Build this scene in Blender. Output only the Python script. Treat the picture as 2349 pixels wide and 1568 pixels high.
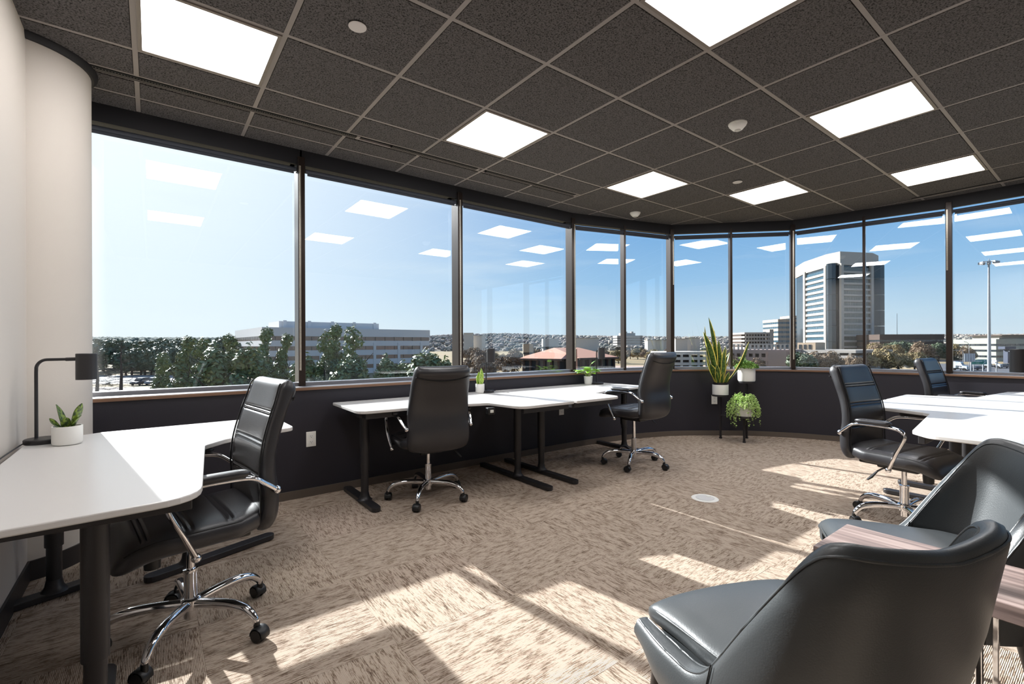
import bpy, bmesh, math, random
from mathutils import Vector, Matrix
from math import sin, cos, pi, radians, sqrt, exp, atan2

for _o in list(bpy.data.objects):
    bpy.data.objects.remove(_o)
C = bpy.context.scene
COL = C.collection

# ------------------------------------------------------------------ camera
CAMX, CAMY, CAMZ = -1.153, -1.980, 1.17
YAW = atan2(.607, .795)
cd = bpy.data.cameras.new('camera')
cam = bpy.data.objects.new('camera', cd)
COL.objects.link(cam)
cam.location = (CAMX, CAMY, CAMZ)
cam.rotation_euler = (pi / 2, .004, -YAW)
cd.sensor_fit = 'HORIZONTAL'
cd.sensor_width = 36
cd.lens = 36 * 1082.0 / 2349
cd.shift_y = 7.0 / 2349
cd.clip_start = .05
cd.clip_end = 6000
C.camera = cam

# ------------------------------------------------------------------ sky, sun, exposure
SUN_EL = radians(25.7)
SUN_AZ = atan2(-.155, .988)          # from +Y towards +X
w = bpy.data.worlds.new('sky')
C.world = w
w.use_nodes = True
nt = w.node_tree
nt.nodes.clear()
# clear winter sky: pale at the horizon, deep blue above, whiter round the sun
tcw = nt.nodes.new('ShaderNodeTexCoord')
sep = nt.nodes.new('ShaderNodeSeparateXYZ')
nt.links.new(tcw.outputs['Generated'], sep.inputs[0])
grad = nt.nodes.new('ShaderNodeValToRGB')
_e = grad.color_ramp.elements
for _k, (_p, _c) in enumerate([(0.0, (.78, .90, 1.0, 1)), (.05, (.66, .86, 1.02, 1)), (.13, (.40, .68, 1.0, 1)), (.26, (.20, .48, .90, 1)), (1.0, (.08, .22, .58, 1))]):
    if _k >= 2:
        _e.new(.5)
for _k, (_p, _c) in enumerate([(0.0, (.78, .90, 1.0, 1)), (.05, (.66, .86, 1.02, 1)), (.13, (.40, .68, 1.0, 1)), (.26, (.20, .48, .90, 1)), (1.0, (.08, .22, .58, 1))]):
    _e[_k].position = _p
    _e[_k].color = _c
nt.links.new(sep.outputs['Z'], grad.inputs[0])
dot = nt.nodes.new('ShaderNodeVectorMath')
dot.operation = 'DOT_PRODUCT'
dot.inputs[1].default_value = (sin(SUN_AZ) * cos(SUN_EL), cos(SUN_AZ) * cos(SUN_EL), sin(SUN_EL))
nt.links.new(tcw.outputs['Generated'], dot.inputs[0])
halo = nt.nodes.new('ShaderNodeMapRange')
halo.inputs['From Min'].default_value = .45
halo.inputs['From Max'].default_value = 1.0
nt.links.new(dot.outputs['Value'], halo.inputs['Value'])
hp = nt.nodes.new('ShaderNodeMath')
hp.operation = 'POWER'
hp.inputs[1].default_value = 2.0
nt.links.new(halo.outputs[0], hp.inputs[0])
hm = nt.nodes.new('ShaderNodeMix')
hm.data_type = 'RGBA'
hm.inputs['B'].default_value = (1.25, 1.32, 1.38, 1)
nt.links.new(hp.outputs[0], hm.inputs['Factor'])
nt.links.new(grad.outputs[0], hm.inputs['A'])
# thin high cloud streaks
cn = nt.nodes.new('ShaderNodeTexNoise')
cn.inputs['Scale'].default_value = 3.0
cn.inputs['Detail'].default_value = 6
cmap = nt.nodes.new('ShaderNodeMapping')
cmap.inputs['Scale'].default_value = (1, 1, 7)
nt.links.new(tcw.outputs['Generated'], cmap.inputs['Vector'])
nt.links.new(cmap.outputs[0], cn.inputs['Vector'])
cr = nt.nodes.new('ShaderNodeMapRange')
cr.inputs['From Min'].default_value = .55
cr.inputs['From Max'].default_value = .85
cr.inputs['To Max'].default_value = .45
nt.links.new(cn.outputs['Fac'], cr.inputs['Value'])
cm = nt.nodes.new('ShaderNodeMix')
cm.data_type = 'RGBA'
cm.inputs['B'].default_value = (1.0, 1.1, 1.18, 1)
nt.links.new(cr.outputs[0], cm.inputs['Factor'])
nt.links.new(hm.outputs['Result'], cm.inputs['A'])
bg = nt.nodes.new('ShaderNodeBackground')
bg.inputs['Strength'].default_value = 1.0
wo = nt.nodes.new('ShaderNodeOutputWorld')
nt.links.new(cm.outputs['Result'], bg.inputs['Color'])
nt.links.new(bg.outputs[0], wo.inputs['Surface'])

sd = bpy.data.lights.new('sun', 'SUN')
sd.energy = 17.0
sd.angle = radians(.7)
sd.color = (1.0, .985, .975)
sun = bpy.data.objects.new('sun', sd)
COL.objects.link(sun)
_dir = Vector((-sin(SUN_AZ) * cos(SUN_EL), -cos(SUN_AZ) * cos(SUN_EL), -sin(SUN_EL)))
sun.rotation_euler = _dir.to_track_quat('-Z', 'Y').to_euler()
sun.location = (-3, 12, 9)

C.view_settings.view_transform = 'Standard'
C.view_settings.look = 'None'
C.view_settings.gamma = 1
C.view_settings.use_curve_mapping = False
C.view_settings.exposure = 0.0
PANEL_LIGHT = 17.0

# ------------------------------------------------------------------ helpers
R = random.Random(7)


def lin(r, g, b):
    def f(c):
        c /= 255.
        return c / 12.92 if c <= .04045 else ((c + .055) / 1.055) ** 2.4
    return (f(r), f(g), f(b), 1)


MATS = {}


def mat(name, col, rough=.5, metal=0.0, spec=.5, bump=None, coat=0, emit=None, noise=None, trans=0):
    """plain principled material; bump=(scale,strength), noise=(scale,other colour,amount)"""
    if name in MATS:
        return MATS[name]
    m = bpy.data.materials.new(name)
    m.use_nodes = True
    n = m.node_tree.nodes
    L = m.node_tree.links
    p = n['Principled BSDF']
    p.inputs['Base Color'].default_value = col
    p.inputs['Roughness'].default_value = rough
    p.inputs['Metallic'].default_value = metal
    p.inputs['Specular IOR Level'].default_value = spec
    p.inputs['Coat Weight'].default_value = coat
    if emit:
        p.inputs['Emission Color'].default_value = emit[0]
        p.inputs['Emission Strength'].default_value = emit[1]
    if noise or bump:
        tc = n.new('ShaderNodeTexCoord')
    if noise:
        t = n.new('ShaderNodeTexNoise')
        t.inputs['Scale'].default_value = noise[0]
        t.inputs['Detail'].default_value = 4
        mx = n.new('ShaderNodeMix')
        mx.data_type = 'RGBA'
        mx.inputs['A'].default_value = col
        mx.inputs['B'].default_value = noise[1]
        mr = n.new('ShaderNodeMapRange')
        mr.inputs['From Min'].default_value = .5 - noise[2]
        mr.inputs['From Max'].default_value = .5 + noise[2]
        L.new(tc.outputs['Object'], t.inputs['Vector'])
        L.new(t.outputs['Fac'], mr.inputs['Value'])
        L.new(mr.outputs[0], mx.inputs['Factor'])
        L.new(mx.outputs['Result'], p.inputs['Base Color'])
    if bump:
        t = n.new('ShaderNodeTexNoise')
        t.inputs['Scale'].default_value = bump[0]
        t.inputs['Detail'].default_value = 3
        b = n.new('ShaderNodeBump')
        b.inputs['Strength'].default_value = bump[1]
        b.inputs['Distance'].default_value = .002
        L.new(tc.outputs['Object'], t.inputs['Vector'])
        L.new(t.outputs['Fac'], b.inputs['Height'])
        L.new(b.outputs[0], p.inputs['Normal'])
    MATS[name] = m
    return m


class MB:
    """collects vertices and faces of one mesh"""

    def __init__(s):
        s.v = []
        s.f = []
        s.uv = None

    def add(s, vs, fs):
        k = len(s.v)
        s.v += [tuple(p) for p in vs]
        s.f += [tuple(i + k for i in f) for f in fs]
        return k

    def box(s, c, d, rz=0.0, rx=0.0, ry=0.0):
        hx, hy, hz = d[0] / 2, d[1] / 2, d[2] / 2
        P = [Vector((x, y, z)) for x in (-hx, hx) for y in (-hy, hy) for z in (-hz, hz)]
        if rz or rx or ry:
            M = Matrix.Rotation(rz, 3, 'Z') @ Matrix.Rotation(ry, 3, 'Y') @ Matrix.Rotation(rx, 3, 'X')
            P = [M @ p for p in P]
        P = [p + Vector(c) for p in P]
        s.add(P, [(0, 1, 3, 2), (4, 6, 7, 5), (0, 4, 5, 1), (2, 3, 7, 6), (0, 2, 6, 4), (1, 5, 7, 3)])
        return s

    def loft(s, rings, closed=True, caps=True):
        n = len(rings[0])
        k = len(s.v)
        for r in rings:
            s.v += [tuple(p) for p in r]
        m = n if closed else n - 1
        for i in range(len(rings) - 1):
            for j in range(m):
                a = k + i * n + j
                b = k + i * n + (j + 1) % n
                s.f.append((a, b, b + n, a + n))
        if caps and closed:
            s.f.append(tuple(k + j for j in range(n))[::-1])
            s.f.append(tuple(k + (len(rings) - 1) * n + j for j in range(n)))
        return s

    def cyl(s, p0, p1, r0, r1=None, n=16):
        return s.tube([p0, p1], r0, n, r1)

    def tube(s, path, r, n=10, r1=None, flat=1.0, up=None):
        path = [Vector(p) for p in path]
        N = len(path)
        rs = r if isinstance(r, (list, tuple)) else [r + ((r1 if r1 is not None else r) - r) * i / max(1, N - 1) for i in range(N)]
        rings = []
        prev = None
        for i, p in enumerate(path):
            t = (path[min(i + 1, N - 1)] - path[max(i - 1, 0)]).normalized()
            if prev is None:
                a = Vector(up) if up else (Vector((0, 0, 1)) if abs(t.z) < .9 else Vector((1, 0, 0)))
                u = (a - t * a.dot(t)).normalized()
            else:
                u = (prev - t * prev.dot(t))
                u = u.normalized() if u.length > 1e-6 else prev
            prev = u
            q = t.cross(u)
            rings.append([p + (u * cos(2 * pi * k / n) * flat + q * sin(2 * pi * k / n)) * rs[i] for k in range(n)])
        return s.loft(rings)

    def lathe(s, prof, c=(0, 0, 0), n=32):
        rings = []
        for r, z in prof:
            r = max(r, 1e-4)
            rings.append([(c[0] + r * cos(2 * pi * k / n), c[1] + r * sin(2 * pi * k / n), c[2] + z) for k in range(n)])
        return s.loft(rings)

    def prism(s, poly, z0, z1):
        n = len(poly)
        k = s.add([(x, y, z0) for x, y in poly] + [(x, y, z1) for x, y in poly], [])
        s.f.append(tuple(k + i for i in range(n))[::-1])
        s.f.append(tuple(k + n + i for i in range(n)))
        for i in range(n):
            j = (i + 1) % n
            s.f.append((k + i, k + j, k + n + j, k + n + i))
        return s

    def sphere(s, c, r, nu=10, nv=6):
        rx, ry, rz = r if isinstance(r, (tuple, list)) else (r, r, r)
        rings = []
        for i in range(nv + 1):
            a = -pi / 2 + pi * i / nv
            rr = max(cos(a), 1e-3)
            rings.append([(c[0] + rx * rr * cos(2 * pi * k / nu), c[1] + ry * rr * sin(2 * pi * k / nu), c[2] + rz * sin(a)) for k in range(nu)])
        return s.loft(rings)

    def mesh(s, name, m=None, smooth=None):
        me = bpy.data.meshes.new(name)
        me.from_pydata(s.v, [], s.f)
        if m:
            me.materials.append(m)
        if s.uv:
            ul = me.uv_layers.new(name='UVMap')
            for l in me.loops:
                ul.data[l.index].uv = s.uv[l.vertex_index]
        if smooth:
            me.polygons.foreach_set('use_smooth', [True] * len(me.polygons))
            if smooth < 179:
                me.set_sharp_from_angle(angle=radians(smooth))
        me.update()
        return me


def obj(name, mb, m, parent=None, smooth=None, bevel=0, loc=None, rot=None, label=None, kind=None, seg=2):
    me = mb if isinstance(mb, bpy.types.Mesh) else mb.mesh(name, m, smooth)
    o = bpy.data.objects.new(name, me)
    COL.objects.link(o)
    if parent:
        o.parent = parent
    if loc:
        o.location = loc
    if rot:
        o.rotation_euler = rot
    if bevel:
        b = o.modifiers.new('bevel', 'BEVEL')
        b.width = bevel
        b.segments = seg
        b.limit_method = 'ANGLE'
        b.angle_limit = radians(40)
    if label:
        o['label'] = label
    if kind:
        o['kind'] = kind
    return o


def thing(name, label, cat, loc=(0, 0, 0), rz=0.0, group=None):
    o = bpy.data.objects.new(name, None)
    o.empty_display_size = .1
    COL.objects.link(o)
    o.location = loc
    o.rotation_euler = (0, 0, rz)
    o['label'] = label
    o['category'] = cat
    if group:
        o['group'] = group
    return o


def tag(o, label, cat, group=None, kind=None):
    o['label'] = label
    o['category'] = cat
    if group:
        o['group'] = group
    if kind:
        o['kind'] = kind
    return o


def struct(name, mb, m, parent=None, **k):
    o = obj(name, mb, m, parent, **k)
    o['kind'] = 'structure'
    return o


KIDS = {}


def dup(root, loc, rz, label, group=None, rot=None):
    def cp(o, par):
        c = o.copy()
        COL.objects.link(c)
        c.parent = par
        for ch in o.children:
            cp(ch, c)
        return c
    r = cp(root, None)
    r.location = loc
    r.rotation_euler = rot if rot else (0, 0, rz)
    r['label'] = label
    if group:
        r['group'] = group
    return r


def fillet(pts, n=6):
    """pts: (x,y,r) -> outline with rounded corners"""
    out = []
    N = len(pts)
    for i in range(N):
        x, y, r = pts[i]
        p = Vector((x, y))
        if r <= 0:
            out.append((x, y))
            continue
        a = Vector(pts[i - 1][:2]) - p
        b = Vector(pts[(i + 1) % N][:2]) - p
        la, lb = a.length, b.length
        a.normalize()
        b.normalize()
        ang = a.angle(b)
        d = min(r / math.tan(ang / 2), la * .48, lb * .48)
        p0, p1 = p + a * d, p + b * d
        for k in range(n + 1):
            t = k / n
            q = p0 * (1 - t) ** 2 + p * 2 * t * (1 - t) + p1 * t * t
            out.append((q.x, q.y))
    return out


def smoothpath(pts, k=6):
    """Catmull-Rom through pts"""
    P = [Vector(p) for p in pts]
    P = [P[0] * 2 - P[1]] + P + [P[-1] * 2 - P[-2]]
    out = []
    for i in range(1, len(P) - 2):
        for j in range(k):
            t = j / k
            a, b, c, d = P[i - 1], P[i], P[i + 1], P[i + 2]
            out.append(.5 * ((2 * b) + (c - a) * t + (2 * a - 5 * b + 4 * c - d) * t * t + (3 * b - a - 3 * c + d) * t ** 3))
    out.append(P[-2])
    return out


def interp(x, xs, ys):
    if x <= xs[0]:
        return ys[0]
    for i in range(1, len(xs)):
        if x <= xs[i]:
            t = (x - xs[i - 1]) / (xs[i] - xs[i - 1])
            t = t * t * (3 - 2 * t)
            return ys[i - 1] + (ys[i] - ys[i - 1]) * t
    return ys[-1]


def beyond(u, depth, z=0.0):
    """place in the landscape: compass offset u (photo column) and distance ahead in metres"""
    x = (u - 1174.5) / 1082.0 * depth
    return Vector((CAMX + x * .795 + depth * .607, CAMY - x * .607 + depth * .795, z))
# ================================================================== materials of the room
def node_mat(name):
    m = bpy.data.materials.new(name)
    m.use_nodes = True
    MATS[name] = m
    return m, m.node_tree.nodes, m.node_tree.links, m.node_tree.nodes['Principled BSDF']


def ramp(n, pts):
    r = n.new('ShaderNodeValToRGB')
    e = r.color_ramp.elements
    while len(e) < len(pts):
        e.new(.5)
    for i, (p, c) in enumerate(pts):
        e[i].position = p
        e[i].color = c
    return r


def carpet_material():
    m, n, L, p = node_mat('carpet')
    tc = n.new('ShaderNodeTexCoord')
    oi = n.new('ShaderNodeObjectInfo')
    off = n.new('ShaderNodeVectorMath')
    off.operation = 'MULTIPLY_ADD'
    cx = n.new('ShaderNodeCombineXYZ')
    for k in range(3):
        L.new(oi.outputs['Random'], cx.inputs[k])
    off.inputs[1].default_value = (37, 53, 11)
    L.new(cx.outputs[0], off.inputs[0])
    L.new(tc.outputs['Object'], off.inputs[2])

    def noise(sc, det, mp):
        mpn = n.new('ShaderNodeMapping')
        mpn.inputs['Scale'].default_value = mp
        L.new(off.outputs[0], mpn.inputs['Vector'])
        t = n.new('ShaderNodeTexNoise')
        t.inputs['Scale'].default_value = sc
        t.inputs['Detail'].default_value = det
        t.inputs['Roughness'].default_value = .62
        L.new(mpn.outputs[0], t.inputs['Vector'])
        return t
    streak = noise(1, 3, (22, 250, 1))        # long dashes along the pile rows
    patch = noise(1, 3, (12, 40, 1))
    fine = noise(1, 2, (90, 260, 1))
    a = n.new('ShaderNodeMath')
    a.operation = 'MULTIPLY_ADD'
    a.inputs[1].default_value = .62
    L.new(patch.outputs['Fac'], a.inputs[0])
    L.new(streak.outputs['Fac'], a.inputs[2])
    b = n.new('ShaderNodeMath')
    b.operation = 'MULTIPLY_ADD'
    b.inputs[1].default_value = .32
    L.new(fine.outputs['Fac'], b.inputs[0])
    L.new(a.outputs[0], b.inputs[2])
    r = ramp(n, [(.71, lin(92, 76, 64)), (.85, lin(138, 119, 103)), (.97, lin(182, 165, 149)), (1.0, lin(186, 169, 153))])
    sc = n.new('ShaderNodeMath')
    sc.operation = 'MULTIPLY'
    sc.inputs[1].default_value = .985
    L.new(b.outputs[0], sc.inputs[0])
    L.new(sc.outputs[0], r.inputs[0])
    L.new(r.outputs[0], p.inputs['Base Color'])
    p.inputs['Roughness'].default_value = .95
    p.inputs['Specular IOR Level'].default_value = .1
    wv = n.new('ShaderNodeTexWave')
    wv.bands_direction = 'Y'
    wv.inputs['Scale'].default_value = 62
    wv.inputs['Distortion'].default_value = .6
    L.new(tc.outputs['Object'], wv.inputs['Vector'])
    bp = n.new('ShaderNodeBump')
    bp.inputs['Strength'].default_value = .5
    bp.inputs['Distance'].default_value = .003
    L.new(wv.outputs['Fac'], bp.inputs['Height'])
    L.new(bp.outputs[0], p.inputs['Normal'])
    return m


def tile_material():
    m, n, L, p = node_mat('ceiling_tile')
    tc = n.new('ShaderNodeTexCoord')
    t = n.new('ShaderNodeTexNoise')
    t.inputs['Scale'].default_value = 130
    t.inputs['Detail'].default_value = 3
    L.new(tc.outputs['Object'], t.inputs['Vector'])
    r = ramp(n, [(.33, lin(30, 29, 29)), (.46, lin(82, 79, 79)), (.62, lin(98, 95, 95))])
    L.new(t.outputs['Fac'], r.inputs[0])
    L.new(r.outputs[0], p.inputs['Base Color'])
    p.inputs['Roughness'].default_value = .9
    p.inputs['Specular IOR Level'].default_value = .2
    bp = n.new('ShaderNodeBump')
    bp.inputs['Strength'].default_value = .6
    bp.inputs['Distance'].default_value = .004
    L.new(t.outputs['Fac'], bp.inputs['Height'])
    L.new(bp.outputs[0], p.inputs['Normal'])
    return m


def glass_material():
    m, n, L, p = node_mat('window_glass')
    n.remove(p)
    out = n['Material Output']
    tr = n.new('ShaderNodeBsdfTransparent')
    tr.inputs['Color'].default_value = (.93, .955, .96, 1)
    gl = n.new('ShaderNodeBsdfGlossy')
    gl.inputs['Roughness'].default_value = 0.0
    gl.inputs['Color'].default_value = (.95, .97, 1, 1)
    lw = n.new('ShaderNodeLayerWeight')
    lw.inputs['Blend'].default_value = .5
    pw = n.new('ShaderNodeMath')
    pw.operation = 'POWER'
    pw.inputs[1].default_value = 5
    ma = n.new('ShaderNodeMath')
    ma.operation = 'MULTIPLY_ADD'
    ma.inputs[1].default_value = .93
    ma.inputs[2].default_value = .065
    mx = n.new('ShaderNodeMixShader')
    L.new(lw.outputs['Facing'], pw.inputs[0])
    L.new(pw.outputs[0], ma.inputs[0])
    L.new(ma.outputs[0], mx.inputs[0])
    L.new(tr.outputs[0], mx.inputs[1])
    L.new(gl.outputs[0], mx.inputs[2])
    L.new(mx.outputs[0], out.inputs['Surface'])
    return m


CARPET = carpet_material()
TILE = tile_material()
GLASS = glass_material()
M_TEE = mat('tee_metal', lin(140, 133, 130), .45, 0, .4)
M_SOFFIT = mat('soffit_black', lin(22, 22, 28), .6)
M_DARKWALL = mat('dark_wall', lin(34, 32, 41), .55, bump=(220, .25))
M_WHITEWALL = mat('white_wall', lin(205, 197, 188), .7, bump=(180, .12))
M_BASE = mat('vinyl_base', lin(92, 82, 74), .45)
M_BASEDARK = mat('vinyl_base_dark', lin(42, 38, 38), .45)
M_BRONZE = mat('bronze_aluminium', lin(48, 38, 33), .3, .4)
M_SILLTOP = mat('sill_aluminium', lin(150, 150, 155), .28, .75)
M_SILLFACE = mat('sill_brown', lin(122, 92, 72), .4, .2)
M_BLACK = mat('black_plastic', lin(24, 24, 25), .42)
M_WHITE = mat('white_plastic', lin(235, 234, 230), .4)
M_VOID = mat('void_black', lin(8, 8, 9), .9)
M_PANEL = mat('panel_diffuser', (1, 1, 1, 1), .5, emit=((1.0, .985, .985, 1), PANEL_LIGHT))
M_SHADE = mat('shade_fabric', lin(58, 62, 72), .7)
M_CHAIN = mat('chain', lin(205, 195, 180), .3, .6)

T = .6096
ZC = 2.743
BACK_Y = -4.45
# window line (glass) and lower-wall line, plan view
V = [(-1.64, 2.075), (-.199, 2.075), (1.274, 2.075), (2.842, 2.071), (4.295, 1.694), (5.347, .63), (5.665, -.803), (5.70, -2.3), (5.70, -3.8), (5.70, -4.45)]
_w = [(-1.74, 1.905), (-.5, 1.905), (.8, 1.905), (2.0, 1.90), (2.6, 1.89), (3.1, 1.855), (3.585, 1.77), (3.925, 1.67), (4.2, 1.55), (4.52, 1.325), (4.856, 1.04), (5.05, .81), (5.2, .58), (5.3, .38), (5.43, 0.0), (5.49, -.45), (5.52, -1.0), (5.53, -1.6), (5.53, -2.4), (5.53, -4.45)]
W = [(p.x, p.y) for p in smoothpath([Vector((x, y, 0)) for x, y in _w], 5)]
ROOM = V + [(5.70, BACK_Y), (-1.65, BACK_Y), (-1.65, 2.075)]

# ------------------------------------------------------------------ floor
mb = MB()
mb.prism([(5.9, BACK_Y - .1), (5.9, -.6), (5.5, .75), (4.45, 1.85), (2.95, 2.25), (-2.1, 2.25), (-2.1, BACK_Y - .1)], -.16, -.008)
floor = struct('floor', mb, CARPET)
ct = MB().box((0, 0, 0), (T - .0008, T - .0008, .008)).mesh('carpet_tile', CARPET)


def inside(x, y, poly):
    c = False
    for i in range(len(poly)):
        x0, y0 = poly[i - 1]
        x1, y1 = poly[i]
        if (y0 > y) != (y1 > y) and x < (x1 - x0) * (y - y0) / (y1 - y0) + x0:
            c = not c
    return c


WFLOOR = W + [(5.53, BACK_Y), (-1.66, BACK_Y), (-1.66, 1.905)]
FX, FY = -1.65 + .04, 1.905 - .30
for i in range(-1, 13):
    for j in range(-8, 2):
        x, y = FX + (i + .5) * T, FY + (j + .5) * T
        hit = any(inside(x + dx * T * .5, y + dy * T * .5, WFLOOR) for dx in (-.98, 0, .98) for dy in (-.98, 0, .98))
        if not hit or (x - CAMX) * .607 + (y - CAMY) * .795 < -.2:
            continue
        o = obj('carpet_tile', ct, None, floor, loc=(x, y, -.004), rot=(0, 0, (pi / 2) * ((i + j) % 2) + pi * R.choice((0, 1))))

# ------------------------------------------------------------------ ceiling
def clip(poly, cl):
    """Sutherland-Hodgman, cl convex clockwise or ccw"""
    area = sum(cl[i - 1][0] * cl[i][1] - cl[i][0] * cl[i - 1][1] for i in range(len(cl)))
    s = 1 if area > 0 else -1
    out = poly
    for i in range(len(cl)):
        a, b = cl[i - 1], cl[i]
        if abs(a[0] - b[0]) + abs(a[1] - b[1]) < 1e-9:
            continue
        inp, out = out, []

        def side(p):
            return s * ((b[0] - a[0]) * (p[1] - a[1]) - (b[1] - a[1]) * (p[0] - a[0]))
        for k in range(len(inp)):
            p, q = inp[k - 1], inp[k]
            sp, sq = side(p), side(q)
            if (sp >= 0) != (sq >= 0):
                t = sp / (sp - sq)
                out.append((p[0] + (q[0] - p[0]) * t, p[1] + (q[1] - p[1]) * t))
            if sq >= 0:
                out.append(q)
        if len(out) < 3:
            return []
    return out


mb = MB()
mb.prism([(5.95, BACK_Y - .1), (5.95, -.7), (5.55, .8), (4.45, 1.95), (2.95, 2.35), (-2.1, 2.35), (-2.1, BACK_Y - .1)], ZC + .012, ZC + .20)
ceiling = struct('ceiling', mb, M_VOID)
LIGHT_CELLS = {(-2, 1), (1, 1), (4, 1), (6, 0), (-2, -2), (1, -2), (4, -2), (7, -2)}
YL = [k * T for k in range(-7, 3)]
cells = []
for j in range(-8, 2):
    cells += [(i, j, i * T, j * T, (i + 1) * T, (j + 1) * T) for i in range(-3, 10)]
SLOT0, SLOT1 = 1.516, 1.594
for i in range(-3, 10):
    if i < 4:
        cells.append((i, 'a', i * T, 2 * T, (i + 1) * T, SLOT0))
        cells.append((i, 'b', i * T, SLOT1, (i + 1) * T, 3 * T))
    else:
        cells.append((i, 2, i * T, 2 * T, (i + 1) * T, 3 * T))
    cells.append((i, 3, i * T, 3 * T, (i + 1) * T, 2.09))
RSLOT = (5.36, 5.43)
full = MB().box((0, 0, 0), (T - .030, T - .030, .012)).mesh('ceiling_tile', TILE)
for (i, j, x0, y0, x1, y1) in cells:
    if (i, j) in LIGHT_CELLS:
        continue
    g = .015
    q = [(x0 + g, y0 + g), (x1 - g, y0 + g), (x1 - g, y1 - g), (x0 + g, y1 - g)]
    c = clip(q, ROOM)
    if not c:
        continue
    if x0 < RSLOT[0] < x1 and isinstance(j, int) and -4 < j < 0:
        pass
    if len(c) == 4 and c == q and abs(y1 - y0 - T) < 1e-6:
        obj('ceiling_tile', full, None, ceiling, loc=((x0 + x1) / 2, (y0 + y1) / 2, ZC + .003))
    elif isinstance(j, str) or isinstance(j, int):
        cc = (sum(p[0] for p in c) / len(c), sum(p[1] for p in c) / len(c))
        m2 = MB().prism([(x - cc[0], y - cc[1]) for x, y in c], -.006, .006)
        obj('ceiling_tile', m2, TILE, ceiling, loc=(cc[0], cc[1], ZC + .003))
# tee grid: mains run along X, cross tees along Y


def span_x(y):
    xs = []
    P = ROOM
    for k in range(len(P)):
        (ax, ay), (bx, by) = P[k - 1], P[k]
        if (ay > y) != (by > y):
            xs.append(ax + (bx - ax) * (y - ay) / (by - ay))
    return (min(xs), max(xs)) if xs else None


def span_y(x):
    ys = []
    P = ROOM
    for k in range(len(P)):
        (ax, ay), (bx, by) = P[k - 1], P[k]
        if (ax > x) != (bx > x):
            ys.append(ay + (by - ay) * (x - ax) / (bx - ax))
    return (min(ys), max(ys)) if ys else None


for y in YL + [3 * T]:
    s = span_x(y)
    if s:
        obj('grid_tee', MB().box(((s[0] + s[1]) / 2, y, ZC + .009), (s[1] - s[0], .023, .018)), M_TEE, ceiling)
for y in (SLOT0 + .006, SLOT1 - .006):
    obj('grid_tee', MB().box(((-1.65 + 4 * T) / 2, y, ZC + .009), (4 * T + 1.65, .015, .018)), M_TEE, ceiling)
for i in range(-2, 10):
    s = span_y(i * T)
    if s:
        obj('grid_tee', MB().box((i * T, (s[0] + s[1]) / 2, ZC + .0085), (.0245, s[1] - s[0], .018)), M_TEE, ceiling)

# slot air diffusers in the ceiling by the windows


def slot_diffuser(x0, x1, label):
    t = thing('slot_diffuser', label, 'air diffuser', ((x0 + x1) / 2, (SLOT0 + SLOT1) / 2, ZC + .003), 0, 'slot diffusers along the windows')
    l = x1 - x0
    obj('slot', MB().box((0, 0, -.001), (l, .052, .012)), M_VOID, t)
    obj('blade', MB().box((0, .010, -.005), (l, .004, .006)), M_TEE, t)
    b = MB()
    for k in range(int(l / .014)):
        b.box((-l / 2 + .007 + k * .014, -.009, -.0075), (.004, .003, .002))
    obj('perforation_strip', b, M_TEE, t, kind='stuff')
    obj('end_cap', MB().box((l / 2 - .012, 0, -.003), (.024, .054, .012)), M_TEE, t)


slot_diffuser(-1.42, .10, 'black slot diffuser in the ceiling beside the white column')
slot_diffuser(.36, 1.18, 'black slot diffuser in the ceiling above the middle of the left windows')
slot_diffuser(1.26, 2.40, 'black slot diffuser ending near the rounded window corner')
t = thing('slot_diffuser', 'black slot diffuser in the ceiling above the right hand windows', 'air diffuser', (5.40, -1.35, ZC - .006))
obj('slot', MB().box((0, 0, .002), (.03, 1.6, .006)), M_VOID, t)
obj('blade', MB().box((.024, 0, .002), (.012, 1.6, .012)), M_TEE, t)

# LED panels
LBL = {(-2, 1): 'glowing square LED ceiling panel nearest the white column',
       (1, 1): 'glowing LED ceiling panel above the empty desk end and chair by the left windows',
       (4, 1): 'glowing LED ceiling panel between the two smoke detectors near the window corner',
       (6, 0): 'glowing LED ceiling panel closest to the corner windows, next to a flat sprinkler cap',
       (1, -2): 'largest glowing LED panel cut by the top edge of the picture',
       (4, -2): 'glowing LED ceiling panel in the right half, larger of the two in its row',
       (-2, -2): 'LED ceiling panel above the camera, seen only mirrored in the left window',
       (7, -2): 'glowing LED ceiling panel in the far right row, above the tower view'}
fr = MB()
h = T / 2 - .013
for a, b, c, d in ((0, h - .009, 2 * h, .018), (0, -h + .009, 2 * h, .018), (h - .009, 0, .018, 2 * h), (-h + .009, 0, .018, 2 * h)):
    fr.box((a, b, 0), (c, d, .012))
FR = fr.mesh('frame', mat('panel_frame', lin(120, 112, 106), .4), None)
DF = MB().box((0, 0, .001), (2 * h - .034, 2 * h - .034, .006)).mesh('diffuser', M_PANEL)
for (i, j) in sorted(LIGHT_CELLS, key=str):
    t = thing('ceiling_light', LBL.get((i, j), 'square LED ceiling panel in the rows behind the camera'), 'ceiling light', ((i + .5) * T, (j + .5) * T, ZC - .001), 0,
              'LED ceiling panels')
    obj('frame', FR, None, t)
    obj('diffuser', DF, None, t)

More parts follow.
